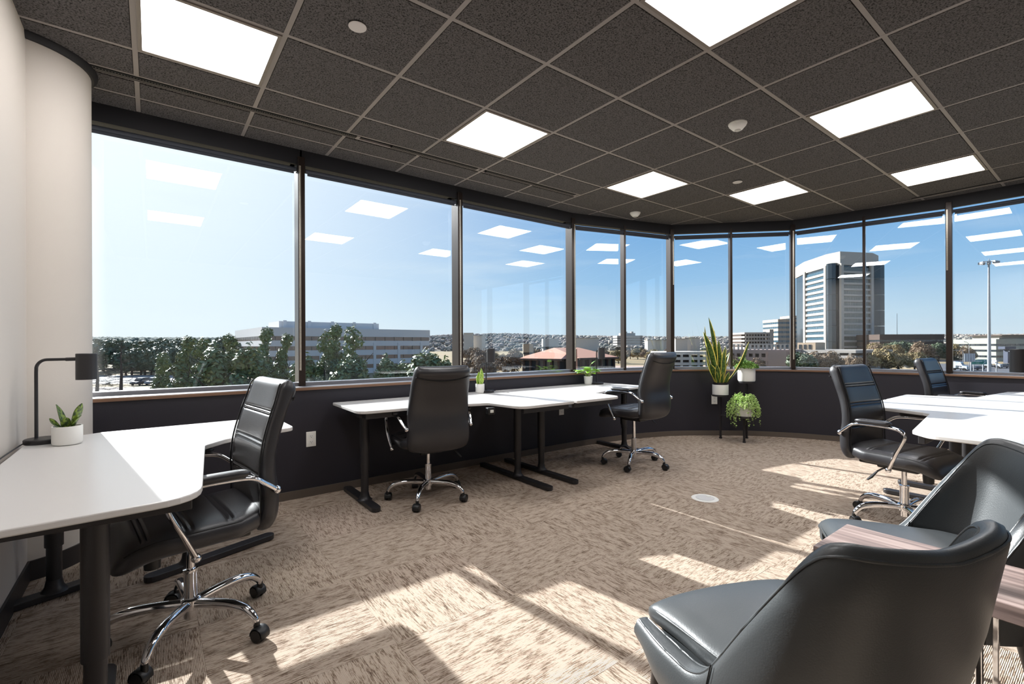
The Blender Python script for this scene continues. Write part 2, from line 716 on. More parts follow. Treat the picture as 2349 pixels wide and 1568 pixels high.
# ------------------------------------------------------------------ walls
mb = MB()
mb.prism([(-1.65, BACK_Y), (-1.65, 1.40), (-1.95, 1.40), (-1.95, BACK_Y)], 0, 2.95)
struct('wall_left', mb, M_WHITEWALL)
mb = MB()
CC, CR = (-1.745, 1.664), .318
mb.lathe([(CR, 0), (CR, 2.742)], (CC[0], CC[1], 0), 64)
struct('wall_column', mb, M_WHITEWALL, smooth=60)
mb = MB().lathe([(CR, ZC - .035), (CR + .012, ZC - .035), (CR + .03, ZC - .012), (CR + .03, ZC), (CR, ZC)], (CC[0], CC[1], 0), 64)
struct('trim_1', mb, M_SOFFIT, smooth=40)
mb = MB().prism([(-2.0, BACK_Y), (5.9, BACK_Y), (5.9, BACK_Y - .15), (-2.0, BACK_Y - .15)], 0, 2.95)
struct('wall_back', mb, M_WHITEWALL)
# end wall that closes the gap behind the column
mb = MB().prism([(-1.95, 1.40), (-1.65, 1.40), (-1.65, 2.2), (-1.95, 2.2)], 0, 2.95)
struct('wall_return', mb, M_DARKWALL)


def strip(line, off0, off1, z0, z1):
    """a wall following a plan polyline; off measured outwards (away from the room)"""
    n = len(line)
    nor = []
    for i in range(n):
        d = Vector((line[min(i + 1, n - 1)][0] - line[max(i - 1, 0)][0], line[min(i + 1, n - 1)][1] - line[max(i - 1, 0)][1]))
        d.normalize()
        nor.append(Vector((-d.y, d.x)))
    rings = []
    for i in range(n):
        p = Vector(line[i])
        a, b = p + nor[i] * off0, p + nor[i] * off1
        rings.append([(a.x, a.y, z0), (b.x, b.y, z0), (b.x, b.y, z1), (a.x, a.y, z1)])
    return MB().loft(rings)


struct('wall_front', strip(W, 0, .10, 0, .836), M_DARKWALL, smooth=30)
struct('baseboard_front', strip(W, -.012, 0.0, 0, .062), M_BASE, smooth=30)
mb = MB().prism([(-1.65, BACK_Y), (-1.65, 1.36), (-1.640, 1.36), (-1.640, BACK_Y)], 0, .10)
struct('baseboard_left', mb, M_BASEDARK)
mb = MB().lathe([(CR, 0), (CR + .010, 0), (CR + .010, .10), (CR, .10)], (CC[0], CC[1], 0), 64)
struct('baseboard_column', mb, M_BASEDARK, smooth=40)

# ------------------------------------------------------------------ windows, facet by facet
SILL, HEAD = .850, 2.620


def perp_to_W(p, nrm):
    """distance from the glass line back to the wall face along the inward normal"""
    best = None
    for i in range(len(W) - 1):
        a, b = Vector(W[i]), Vector(W[i + 1])
        d = b - a
        den = d.x * (-nrm.y) + d.y * nrm.x
        if abs(den) < 1e-9:
            continue
        r = p - a
        s = (r.x * (-nrm.y) + r.y * nrm.x) / den
        if -.02 <= s <= 1.02:
            q = a + d * s
            t = (q - p).dot(nrm)
            if -.05 < t < .7 and (best is None or t < best):
                best = t
    return best if best is not None else .15


NPANE = [1, 1, 1, 2, 2, 2, 2, 1, 1]
for k in range(len(V) - 1):
    a, b = Vector(V[k]), Vector(V[k + 1])
    d = (b - a)
    Ln = d.length
    d.normalize()
    inw = Vector((d.y, -d.x))
    ang = atan2(d.y, d.x)

    def P(s, t, z=0.0):
        q = a + d * s + inw * t
        return (q.x, q.y, z)
    root = bpy.data.objects.new('window_%d' % (k + 1), None)
    COL.objects.link(root)
    root['kind'] = 'structure'
    # glass slab(s)
    npn = NPANE[k]
    for i in range(npn):
        s0, s1 = Ln * i / npn, Ln * (i + 1) / npn
        obj('glass_pane', MB().box(P((s0 + s1) / 2, -.035, (SILL + HEAD + .06) / 2 + .01), (s1 - s0 - .02, .008, HEAD - SILL + .03), ang), GLASS, root)
    # bottom and head frame
    fb = MB().box(P(Ln / 2, -.02, SILL + .012), (Ln - .02, .07, .03), ang)
    obj('bottom_rail', fb, M_SILLTOP, root, bevel=.004)
    obj('head_rail', MB().box(P(Ln / 2, -.035, HEAD + .075), (Ln, .07, .06), ang), M_BRONZE, root)
    for i in range(1, npn):
        obj('mullion', MB().box(P(Ln * i / npn, -.012, (SILL + HEAD) / 2 + .02), (.028, .085, HEAD - SILL + .04), ang), M_BRONZE, root, bevel=.003)
    # main mullion at the end of the facet
    if 0 <= k < len(V) - 2:
        d2 = (Vector(V[k + 2]) - b).normalized()
        am = atan2((d + d2).y, (d + d2).x)
        im = Vector((sin(am), -cos(am)))
        q = b - im * .02
        obj('mullion', MB().box((q.x, q.y, (SILL + HEAD) / 2 + .03), (.052, .13, HEAD - SILL + .06), am), M_BRONZE, root, bevel=.003)
    # sill
    n = 12
    top, rings = MB(), []
    for i in range(n + 1):
        s = Ln * i / n
        p = a + d * s
        t = perp_to_W(p, inw) + .014
        o0, o1 = p - inw * .05, p + inw * t
        rings.append([(o0.x, o0.y, SILL - .024), (o1.x, o1.y, SILL - .024), (o1.x, o1.y, SILL - .006), (o1.x - inw.x * .002, o1.y - inw.y * .002, SILL - .003), (o0.x, o0.y, SILL - .003)])
    obj('sill', MB().loft(rings), M_SILLFACE, root)
    rings2 = [[(r[3][0], r[3][1], SILL - .003), (r[3][0], r[3][1], SILL), (r[4][0], r[4][1], SILL), (r[4][0], r[4][1], SILL - .003)] for r in rings]
    obj('sill_top', MB().loft(rings2), M_SILLTOP, root)
    # fascia above the window
    tr = MB().box(P(Ln / 2, .012, (HEAD + ZC) / 2 + .03), (Ln + .012, .026, ZC - HEAD + .06), ang)
    struct('trim_%d' % (k + 2), tr, M_SOFFIT)
    struct('trim_%d' % (k + 22), MB().box(P(Ln / 2, -.10, (HEAD + ZC) / 2 + .12), (Ln + .1, .12, .30), ang), M_SOFFIT)
# a lid over the opening behind the fascia
SN = ['the window beside the white column', 'the second window from the white column', 'the third window from the white column', 'the first two-pane corner window',
      'the corner window behind the plant stand', 'the corner window that frames the tower', 'the window that shows the tall light mast', 'a window behind the desks', 'the last window']
for k in range(7):
    a, b = Vector(V[k]), Vector(V[k + 1])
    d = (b - a)
    Ln = d.length
    d.normalize()
    inw = Vector((d.y, -d.x))
    ang = atan2(d.y, d.x)
    c = (a + b) / 2
    t = thing('roller_shade', 'rolled grey shade at the head of ' + SN[k], 'window shade', (c.x, c.y, HEAD), ang, 'rolled up window shades')
    l = Ln - .07
    obj('shade_roll', MB().cyl((-l / 2, -.012, -.040), (l / 2, -.012, -.040), .017, n=20), M_SHADE, t, smooth=50)
    obj('hem_bar', MB().box((0, -.016, -.066), (l - .03, .010, .020)), M_SHADE, t, bevel=.003)
    for s in (-1, 1):
        obj('bracket', MB().box((s * (l / 2 + .006), -.008, -.032), (.007, .044, .056)), M_BLACK, t)
    ch = MB()
    for s in (-.006, .006):
        for q in range(150 if k in (0, 1, 2, 4) else 60):
            ch.box((l / 2 + .016 + s * .6, -.075, -.03 - q * .0108), (.0052, .0052, .0085))
    obj('bead_chain', ch, M_CHAIN, t, kind='stuff')
# ================================================================== furniture materials
M_LAM = mat('white_laminate', lin(212, 209, 206), .28, 0, .5)
M_EDGE = mat('birch_edge', lin(218, 208, 196), .45)
M_POWDER = mat('black_powder_coat', lin(38, 36, 38), .42, bump=(600, .15))
M_CHROME = mat('chrome', (.82, .82, .84, 1), .06, 1.0)
M_LEATHER = mat('black_leather', lin(40, 39, 42), .36, 0, .6, bump=(260, .22))
M_GREYLEATHER = mat('charcoal_leather', lin(56, 59, 61), .40, 0, .6, bump=(300, .18))
M_THREAD = mat('seam_thread', lin(14, 14, 15), .7)
M_LEG = mat('dark_wood_leg', lin(34, 28, 27), .35)
M_OUTLET = mat('outlet_plate', lin(238, 236, 230), .35)
M_POT = mat('white_pot', lin(236, 234, 229), .5)
M_SOIL = mat('soil', lin(40, 30, 24), .95, bump=(90, .8))


def wood_material():
    m, n, L, p = node_mat('grey_oak')
    tc = n.new('ShaderNodeTexCoord')
    mp = n.new('ShaderNodeMapping')
    mp.inputs['Scale'].default_value = (60, 3.2, 60)
    t = n.new('ShaderNodeTexNoise')
    t.inputs['Scale'].default_value = 1
    t.inputs['Detail'].default_value = 5
    L.new(tc.outputs['Object'], mp.inputs['Vector'])
    L.new(mp.outputs[0], t.inputs['Vector'])
    r = ramp(n, [(.3, lin(98, 82, 78)), (.5, lin(136, 116, 110)), (.7, lin(164, 145, 138))])
    L.new(t.outputs['Fac'], r.inputs[0])
    L.new(r.outputs[0], p.inputs['Base Color'])
    p.inputs['Roughness'].default_value = .5
    return m


M_WOOD = wood_material()
HD = .720                # desk height


def top_xy(x, y):
    """desk outlines were surveyed for a .705 m top; bring them to .720"""
    return CAMX + (x - CAMX) * .968, CAMY + (y - CAMY) * .968



def arc_curve(p0, p1, bulge, n=8):
    p0, p1 = Vector(p0), Vector(p1)
    d = p1 - p0
    q = (p0 + p1) / 2 + Vector((-d.y, d.x)) * bulge
    return [tuple(p0 * (1 - t) ** 2 + q * 2 * t * (1 - t) + p1 * t * t) for t in [k / n for k in range(n + 1)]]


def t_leg(parent, x, y, y0, y1, h=HD - .03, horizontal=False):
    """telescopic column on a flat foot; foot runs from y0 to y1 (local)"""
    leg = obj('leg', MB().cyl((0, 0, .24), (0, 0, h), .034, n=24).cyl((0, 0, .03), (0, 0, .25), .028, n=24).lathe([(.055, .03), (.045, .036), (.034, .055), (.029, .085)], n=24), M_POWDER, parent, smooth=40, loc=(x, y, 0))
    pts = []
    r = .034
    for k in range(9):
        a = pi * k / 8
        pts.append((r * cos(a), (y1 - y) - r + r * sin(a)))
    for k in range(9):
        a = pi + pi * k / 8
        pts.append((r * cos(a), (y0 - y) + r + r * sin(a)))
    f = obj('foot', MB().prism(pts, .004, .034), M_POWDER, leg, bevel=.004)
    return leg


def desk(name_label, poly, loc, legs, rails, switch=None, group='white corner desks'):
    t = thing('corner_desk', name_label, 'desk', (loc[0], loc[1], 0), 0, group)
    poly = [top_xy(x, y) + (r,) for x, y, r in poly]
    rails = [top_xy(a, b) + top_xy(c, d) for a, b, c, d in rails]
    switch = top_xy(*switch) if switch else None
    L2 = [(x - loc[0], y - loc[1], r) for x, y, r in poly]
    out = fillet(L2, 6)
    obj('tabletop', MB().prism(out, HD - .021, HD), M_LAM, t, bevel=.004)
    for (x, y, y0, y1) in legs:
        t_leg(t, x - loc[0], y - loc[1], y0 - loc[1], y1 - loc[1])
    for (x0, y0, x1, y1) in rails:
        obj('rail', MB().box(((x0 + x1) / 2 - loc[0], (y0 + y1) / 2 - loc[1], HD - .042), (abs(x1 - x0), abs(y1 - y0), .040)), M_POWDER, t, bevel=.003)
    if switch:
        s = obj('height_switch', MB().box((switch[0] - loc[0], switch[1] - loc[1], HD - .055), (.065, .04, .055)), M_BLACK, t, bevel=.006)
        obj('switch_button', MB().box((switch[0] - loc[0], switch[1] - .021 - loc[1], HD - .056), (.03, .006, .022)), M_WHITE, s, bevel=.002)
    return t


def curve_pts(p0, p1, bulge):
    return [(x, y, 0) for x, y in arc_curve(p0, p1, bulge)]


# left corner desk, along the white wall
poly = [(-1.635, -.25, .02), (-1.03, -.215, .14), (-.955, .66, .05)] + curve_pts((-.90, .735), (-.60, .90), .10)[1:-1] + [(-.505, .93, .06), (-.515, 1.45, .09), (-1.37, 1.415, .02), (-1.635, 1.27, .02)]
d_left = desk('white corner desk in front of the white column with lamp and snake plant', poly, (-1.2, .7),
              [(-1.29, -.10, -.45, .25), (-1.52, 1.08, .75, 1.22), (-1.0, 1.04, .84, 1.50)],
              [(-1.60, -.13, -1.05, -.07), (-1.60, -.1, -1.54, 1.2), (-1.5, 1.10, -.62, 1.16), (-1.08, -.12, -1.05, .55)])
# foot directions of this desk follow its short arm
for ch in list(d_left.children):
    if ch.name.startswith('leg') and ch.location.y > .2:
        ch.rotation_euler = (0, 0, radians(-70))
polyAB = [(.02, 1.985, .02), (0.0, 1.31, .09), (.45, 1.285, 0)] + curve_pts((.55, 1.275), (.98, 1.16), .06)[1:-1] + [(1.005, 1.16, .03), (1.06, .80, .10), (1.615, .80, .01), (1.615, 1.985, .01)]
desk('white corner desk under the left windows, at the black chair seen from behind', polyAB, (.8, 1.5),
     [(.10, 1.47, 1.22, 1.88), (1.385, 1.27, .83, 1.84)], [(.05, 1.44, 1.58, 1.50), (1.355, .86, 1.415, 1.80), (.07, 1.34, .13, 1.8), (.06, 1.335, .95, 1.355), (1.12, .85, 1.6, .88)], switch=(.98, 1.10))
polyCD = [(3.26 - x, y, r) for x, y, r in polyAB][::-1]
polyCD = [(x + .005, y, r) for x, y, r in polyCD]
desk('white corner desk by the rounded corner with the leafy pothos on it', polyCD, (2.45, 1.5),
     [(3.05, 1.46, 1.18, 1.86), (1.675, 1.29, .83, 1.84)], [(1.68, 1.44, 3.2, 1.50), (1.645, .86, 1.705, 1.80), (3.02, 1.34, 3.08, 1.8), (2.3, 1.335, 3.2, 1.355), (1.66, .85, 2.14, .88)], switch=(2.30, 1.12))
polyN = [(3.69, -.74, .01), (3.10, -.74, .04), (3.06, -.92, .05)] + curve_pts((3.05, -.95), (2.97, -1.16), -.03)[1:-1] + [(2.93, -1.175, .03), (2.09, -1.27, .03), (1.985, -1.36, .08), (1.975, -1.9, .01), (3.69, -1.9, .01)]
desk('nearest white corner desk of the right hand pair, in the sun', polyN, (2.9, -1.4),
     [(3.42, -1.22, -1.83, -.80), (2.12, -1.62, -1.88, -1.42)], [(2.03, -1.66, 3.6, -1.60), (3.39, -1.8, 3.45, -.82), (2.06, -1.33, 2.9, -1.30), (3.12, -.80, 3.64, -.77)], switch=(2.62, -1.34))
polyF = [(7.42 - x, y, r) for x, y, r in polyN][::-1]
desk('white corner desk behind its mirror twin, near the right windows', polyF, (4.5, -1.4),
     [(3.80, -1.22, -1.83, -.80), (5.10, -1.62, -1.88, -1.42)], [(3.8, -1.66, 5.38, -1.60), (3.77, -1.8, 3.83, -.82), (4.5, -1.33, 5.36, -1.30), (3.76, -.80, 4.28, -.77)], switch=(4.8, -1.34))

# ================================================================== office chairs


def selliptic(w, h, n, p=3.2, start=0.0):
    out = []
    for k in range(n):
        a = 2 * pi * k / n + start
        c, s = cos(a), sin(a)
        out.append((w * (abs(c) ** (2 / p)) * (1 if c >= 0 else -1), h * (abs(s) ** (2 / p)) * (1 if s >= 0 else -1)))
    return out


def groove(v, at, width=.0045, depth=.008):
    return -depth * sum(exp(-((v - g) / width) ** 2) for g in at)


def office_chair(label, lift=0.0):
    t = thing('office_chair', label, 'chair', (0, 0, 0), 0, 'black high back office chairs')
    zl = lift
    # ---- seat
    mb = MB()
    N = 44
    ys = [-.235 + .50 * k / 84 for k in range(85)]
    ga = [-.105, -.088, .035, .052, .165, .182]
    for y in ys:
        e = min(1, (y + .235) / .045, (.265 - y) / .06)
        e = sqrt(max(0.02, 1 - (1 - e) ** 2))
        wv = interp(y, [-.235, -.1, .1, .265], [.215, .25, .258, .235]) * (.82 + .18 * e)
        drop = .055 * max(0, (y - .10) / .165) ** 2
        top = .058 * e
        bot = .050 * e
        ring = []
        for k in range(N):
            a = 2 * pi * k / N
            c, s = cos(a), sin(a)
            x = wv * (abs(c) ** .55) * (1 if c >= 0 else -1)
            z = (top if s >= 0 else bot) * (abs(s) ** .62) * (1 if s >= 0 else -1)
            if s > .25 and abs(x) < wv * .90:
                z += groove(y, ga) * min(1, (wv * .90 - abs(x)) / .02) - .006 * cos(x / wv * pi / 2)
            ring.append((x, y, .452 + zl + z - drop + (.018 * max(0, (-.12 - y) / .12))))
        if y == ys[0]:
            rings = []
        rings.append(ring)
    mb.loft(rings)
    seat = obj('seat', mb, M_LEATHER, t, smooth=60)
    # seam round the seat
    for s in (-1, 1):
        obj('seam', MB().tube([(s * (interp(y, [-.235, -.1, .1, .265], [.215, .25, .258, .235]) * .955), y, .452 + zl + .031 - .055 * max(0, (y - .10) / .165) ** 2) for y in [-.19 + .42 * k / 20 for k in range(21)]], .0028, 6), M_THREAD, seat, smooth=60)
    obj('seat_pan', MB().box((0, .0, .405 + zl), (.34, .36, .022)), M_BLACK, t, bevel=.008)
    # ---- back
    ctl = [(-.215, .405), (-.250, .46), (-.258, .55), (-.250, .66), (-.262, .76), (-.298, .88), (-.336, .98), (-.350, 1.015)]
    path = smoothpath([Vector((0, y, z)) for y, z in ctl], 12)
    Ls = [0]
    for i in range(1, len(path)):
        Ls.append(Ls[-1] + (path[i] - path[i - 1]).length)
    tot = Ls[-1]
    M = 120
    rings = []
    gz = [.36, .386, .555, .581, .75, .776]
    backseam = []
    side = {-1: [], 1: []}
    for q in range(M + 1):
        l = tot * q / M
        i = 0
        while i < len(Ls) - 2 and Ls[i + 1] < l:
            i += 1
        f = (l - Ls[i]) / (Ls[i + 1] - Ls[i])
        p = path[i].lerp(path[i + 1], f)
        d = (path[min(i + 2, len(path) - 1)] - path[max(i - 1, 0)]).normalized()
        nn = Vector((0, d.z, -d.y))          # towards the sitter
        u = l / tot
        e = min(1, u / .06, (1 - u) / .075)
        e = sqrt(max(.015, 1 - (1 - e) ** 2))
        wv = interp(u, [0, .15, .4, .75, 1], [.222, .236, .232, .218, .205]) * (.86 + .14 * e)
        hf = interp(u, [0, .2, .5, .8, 1], [.040, .042, .036, .038, .046]) * e
        ring = []
        for k in range(N):
            a = 2 * pi * k / N
            c, s = cos(a), sin(a)
            x = wv * (abs(c) ** .42) * (1 if c >= 0 else -1)
            o = hf * (abs(s) ** .55) * (1 if s >= 0 else -1)
            if s > .2 and abs(x) < wv * .93:
                o += groove(u, gz, .0055, .009) * min(1, (wv * .93 - abs(x)) / .018) + .010 * cos(x / wv * pi / 2)
            o += .022 * (x / wv) ** 2
            P3 = p + nn * o
            ring.append((x, P3.y, P3.z + zl))
        rings.append(ring)
        if .05 < u < .97:
            for s in (-1, 1):
                P3 = p + nn * (hf * .90 + .022 * .86)
                side[s].append((s * wv * .93, P3.y, P3.z + zl))
        if abs(u - .90) < .5 / M + 1e-6:
            for k in range(21):
                x = -wv * .97 + 2 * wv * .97 * k / 20
                dz = -.024 * (1 - (x / wv) ** 2)
                P3 = p - nn * (hf * 1.0 - .022 * (x / wv) ** 2 - (.006 if abs(x) > wv * .85 else 0)) + d * dz
                backseam.append((x, P3.y - .001, P3.z + zl))
    bk = obj('backrest', MB().loft(rings), M_LEATHER, t, smooth=60)
    if backseam:
        obj('back_seam', MB().tube(backseam, .0035, 6), M_THREAD, bk, smooth=60)
    for s in (-1, 1):
        obj('piping', MB().tube(side[s][::2], .0036, 6), M_THREAD, bk, smooth=60)
    # ---- arms
    for s in (-1, 1):
        pth = smoothpath([Vector(v) for v in ((s * .272, .03, .40), (s * .290, .075, .50), (s * .292, .118, .60), (s * .290, .112, .640), (s * .288, .06, .660), (s * .284, -.06, .664), (s * .276, -.155, .655), (s * .262, -.21, .618), (s * .244, -.255, .582))], 6)
        pth = [p + Vector((0, 0, zl)) for p in pth]
        arm = obj('armrest', MB().tube(pth, .0125, 12, flat=.75), M_CHROME, t, smooth=60)
        for ep in (pth[0], pth[-1]):
            obj('end_cap', MB().sphere(tuple(ep), .0165, 12, 8), M_CHROME, arm, smooth=80)
        pr = []
        for k in range(17):
            y = .055 - .20 * k / 16
            e = sqrt(max(.05, 1 - (abs(k - 8) / 8) ** 6))
            pr.append([(s * .286 + x * e, y, .682 + zl + z * e) for x, z in selliptic(.026, .016, 16, 3)])
        obj('arm_pad', MB().loft(pr), M_LEATHER, arm, smooth=60)
    # ---- mechanism, column
    obj('mechanism', MB().box((0, -.01, .380 + zl), (.15, .22, .036)), M_BLACK, t, bevel=.008)
    obj('tension_knob', MB().cyl((0, .125, .375 + zl), (0, .125, .305 + zl), .030, .027, 20), M_BLACK, t, smooth=40)
    lev = obj('lever', MB().tube([(.06, -.03, .378 + zl), (.16, -.05, .376 + zl), (.195, -.065, .36 + zl)], .0055, 8), M_CHROME, t, smooth=60)
    obj('lever_grip', MB().tube([(.19, -.063, .363 + zl), (.215, -.085, .325 + zl), (.235, -.10, .305 + zl)], [.007, .013, .008], 10, flat=.6), M_BLACK, lev, smooth=60)
    obj('gas_piston', MB().cyl((0, 0, .2), (0, 0, .372 + zl), .0145, n=20), M_CHROME, t, smooth=40)
    obj('column', MB().lathe([(.0, .065), (.024, .065), (.024, .245), (.0265, .25), (.0265, .262), (.016, .263)], n=28), M_CHROME, t, smooth=40)
    # ---- star base
    base = obj('star_base', MB().lathe([(.030, .098), (.036, .102), (.036, .140), (.030, .145)], n=28), M_CHROME, t, smooth=40)
    for k in range(5):
        a = 2 * pi * k / 5
        ca, sa = cos(a), sin(a)

        def q(r, z):
            return Vector((r * ca, r * sa, z))
        pth = smoothpath([q(.02, .122), q(.10, .130), q(.19, .132), (q(.255, .118)), q(.292, .088), q(.302, .066)], 5)
        obj('base_arm', MB().tube(pth, [.019] * 12 + [.018, .0175, .017, .0165, .016, .0155, .015, .0145, .014, .0135, .013, .0125, .012, .0115][:len(pth) - 12], 12), M_CHROME, base, smooth=60)
        b = a + 1.1 + k * 1.7
        cb, sb = cos(b), sin(b)
        c0 = q(.302, .027) + Vector((cb, sb, 0)) * .014
        w = Vector((-sb, cb, 0))
        m2 = MB()
        for s in (-1, 1):
            m2.cyl(tuple(c0 + w * s * .007), tuple(c0 + w * s * .024), .0265, .0235, 20)
        m2.cyl(tuple(c0 - w * .012), tuple(c0 + w * .012), .012, n=12)
        cs = obj('caster', m2, M_BLACK, base, smooth=35)
        hd = []
        for j in range(9):
            aa = -0.35 + (pi + .5) * j / 8
            d = Vector((cb, sb, 0)) * cos(aa) + Vector((0, 0, 1)) * sin(aa)
            hd.append([tuple(c0 + d * rr + w * ww) for rr, ww in ((.0285, -.023), (.0315, -.018), (.0315, .018), (.0285, .023))])
        obj('caster_hood', MB().loft(hd).cyl(tuple(q(.302, .045)), tuple(q(.302, .075)), .012, n=12), M_BLACK, cs, smooth=40)
    return t


def place(t, x, y, face):
    """face: heading the sitter looks along"""
    t.location = (x, y, 0)
    t.rotation_euler = (0, 0, atan2(face[1], face[0]) - pi / 2)


c1 = office_chair('black office chair at the left corner desk, quilted back lit by the sun')
place(c1, -1.03, .355, (-.99, -.12))


def swivel(t, deg):
    """turn the castor base under the seat"""
    for ch in t.children:
        if ch.name.startswith('star_base'):
            ch.rotation_euler = (0, 0, radians(deg))


c2 = dup(c1, (.535, 1.30, 0), atan2(.99, .14) - pi / 2, 'black office chair seen from behind at the desk under the left windows')
c3 = office_chair('black office chair raised highest, in front of the rounded window corner', .075)
place(c3, 2.58, .955, (-.06, 1.0))
c4 = dup(c1, (2.68, -1.10, 0), atan2(-.985, -.16) - pi / 2, 'black office chair facing the nearest white desk of the right hand pair')
c5 = dup(c1, (4.95, -1.06, 0), atan2(-.94, -.10) - pi / 2, 'black office chair mostly hidden behind the right hand desks')

swivel(c2, 20)
swivel(c3, 62)
swivel(c4, 38)
swivel(c5, 12)

# ================================================================== guest chairs
def guest_chair(label):
    t = thing('guest_chair', label, 'chair', (0, 0, 0), 0, 'charcoal leather guest chairs')
    # plan curve of the shell, from the left front tip round the back to the right front tip
    half = [(-.244, .222), (-.248, .14), (-.244, .04), (-.228, -.06), (-.202, -.135), (-.160, -.182), (-.090, -.204), (0, -.210)]
    ctl = [Vector((x, y, 0)) for x, y in half] + [Vector((-x, y, 0)) for x, y in half[-2::-1]]
    path = smoothpath(ctl, 12)
    L = [0]
    for i in range(1, len(path)):
        L.append(L[-1] + (path[i] - path[i - 1]).length)
    tot = L[-1]
    n = len(path)
    rings, rim = [], []
    for i, p in enumerate(path):
        s = abs(2 * L[i] / tot - 1)            # 1 at the tips, 0 in the middle of the back
        d = (path[min(i + 1, n - 1)] - path[max(i - 1, 0)]).normalized()
        out = Vector((d.y, -d.x, 0))
        if out.dot(p - Vector((0, .03, 0))) < 0:
            out = -out

        def lerpz(s):
            xs = [0, .18, .33, .385, .42, .575, .65, .90, 1.0]
            zs = [.826, .838, .846, .826, .768, .500, .466, .464, .462]
            for k in range(1, len(xs)):
                if s <= xs[k]:
                    f = (s - xs[k - 1]) / (xs[k] - xs[k - 1])
                    return zs[k - 1] + (zs[k] - zs[k - 1]) * f
            return zs[-1]
        ztop = sum(lerpz(min(1, max(0, abs(s + q * .016)))) for q in (-2, -1, 0, 1, 2)) / 5
        zbot = interp(s, [0, .55, .80, 1.0], [.345, .35, .368, .405])
        th = interp(s, [0, .4, .8, 1], [.046, .046, .044, .030])
        lean = interp(s, [0, .40, .72, 1], [1, 1, .35, 0])
        ring = []
        prof = [(0, 0), (.2, 0), (.4, 0), (.6, 0), (.8, 0), (.95, .0), (.995, .2), (1.008, .5), (.995, .8), (.95, 1), (.8, 1), (.6, 1), (.4, 1), (.2, 1), (0, 1)]
        for v, wq in prof:
            z = zbot + (ztop - zbot) * v
            hgt = max(0, z - .40) / .44
            back = Vector((0, -1, 0)) * (.105 * lean * hgt ** 1.1) + Vector((-p.x, 0, 0)) * (.02 * lean * hgt) + out * (.014 * (1 - abs(2 * v - 1)))
            q = p + back + out * (th * (.5 - wq))
            ring.append((q.x, q.y, z))
        rings.append(ring)
        rim.append((Vector(ring[5]) + Vector(ring[6])) / 2 + out * .0015)
    sh = obj('shell', MB().loft(rings), M_GREYLEATHER, t, smooth=70)
    obj('rim_piping', MB().tube([tuple(p) for p in rim[1:-1]], .0030, 6), M_GREYLEATHER, sh, smooth=60)
    rin = [(Vector(r[9]) + Vector(r[8])) / 2 for r in rings]
    obj('rim_piping', MB().tube([tuple(p) for p in rin[1:-1]], .0030, 6), M_GREYLEATHER, sh, smooth=60)
    for sgn in (-1, 1):
        k = min(range(n), key=lambda i: abs((2 * L[i] / tot - 1) - sgn * .56))
        for side_ in (0, 1):
            col = [Vector(rings[k][j]) for j in (range(6) if side_ == 0 else range(9, 15))]
            opp = [Vector(rings[k][14 - j]) for j in (range(6) if side_ == 0 else range(9, 15))]
            for off in (-.005, .005):
                tg = (path[min(k + 1, n - 1)] - path[k - 1]).normalized() * off
                obj('side_seam', MB().tube([c + (c - o).normalized() * .0006 + tg for c, o in zip(col, opp)], .0014, 6), M_THREAD, sh, smooth=60)
    # seat cushion
    rings = []
    for k in range(45):
        y = -.19 + .43 * k / 44
        e = min(1, (y + .19) / .03, (.24 - y) / .042)
        e = sqrt(max(.03, 1 - (1 - e) ** 2))
        wv = interp(y, [-.19, -.10, .05, .24], [.150, .200, .218, .230])
        dr = .014 * max(0, (y - .10) / .14) ** 2
        rings.append([(x, y, .482 + z * e - dr + (.012 * cos(min(1, abs(x) / wv) * pi / 2) if z > 0 else 0)) for x, z in selliptic(wv * (.93 + .07 * e), .036, 32, 4)])
    obj('seat_cushion', MB().loft(rings), M_GREYLEATHER, t, smooth=70)
    sm = smoothpath([Vector(q) for q in ((-.185, -.13, 0.500), (-.205, -.03, 0.500), (-.219, .10, 0.498), (-.224, .19, 0.490), (-.205, .232, 0.480), (-.10, .243, 0.477), (0, .244, 0.477), (.10, .243, 0.477), (.205, .232, 0.480), (.224, .19, 0.490), (.219, .10, 0.498), (.205, -.03, 0.500), (.185, -.13, 0.500))], 4)
    obj('cushion_seam', MB().tube(sm, .0028, 6), M_GREYLEATHER, t, smooth=60)
    obj('seat_base', MB().prism(fillet([(-.225, .20, .04), (.225, .20, .04), (.17, -.17, .08), (-.17, -.17, .08)], 5), .35, .455), M_GREYLEATHER, t)
    for sx in (-1, 1):
        for y0, y1 in ((.190, .235), (-.14, -.215)):
            obj('leg', MB().cyl((sx * .207, y0, .42), (sx * .232, y1, 0), .022, .011, 16), M_LEG, t, smooth=40)
    return t


g1 = guest_chair('charcoal leather guest chair in the foreground, seen from behind')
place(g1, .004, -1.508, (.37, .93))
g2 = dup(g1, (.835, -1.565, 0), atan2(.85, -.53) - pi / 2, 'charcoal leather guest chair beyond the grey oak side table')

# side table
t = thing('side_table', 'grey oak side table with chrome legs between the guest chairs', 'table', (.463, -1.745, 0))
top = MB().box((0, 0, 0), (.264, .62, .040)).mesh('tabletop', M_WOOD)
obj('tabletop', top, None, t, loc=(0, 0, .580), bevel=.002)
for y in (-.28, -.024):
    f = MB()
    for q in (-1, 1):
        f.box((q * .112, y, .28), (.020, .012, .56))
    f.box((0, y, .554), (.244, .012, .012))
    f.box((0, y, .006), (.244, .012, .012))
    obj('leg_frame', f, M_CHROME, t, bevel=.002)

# ================================================================== lamps


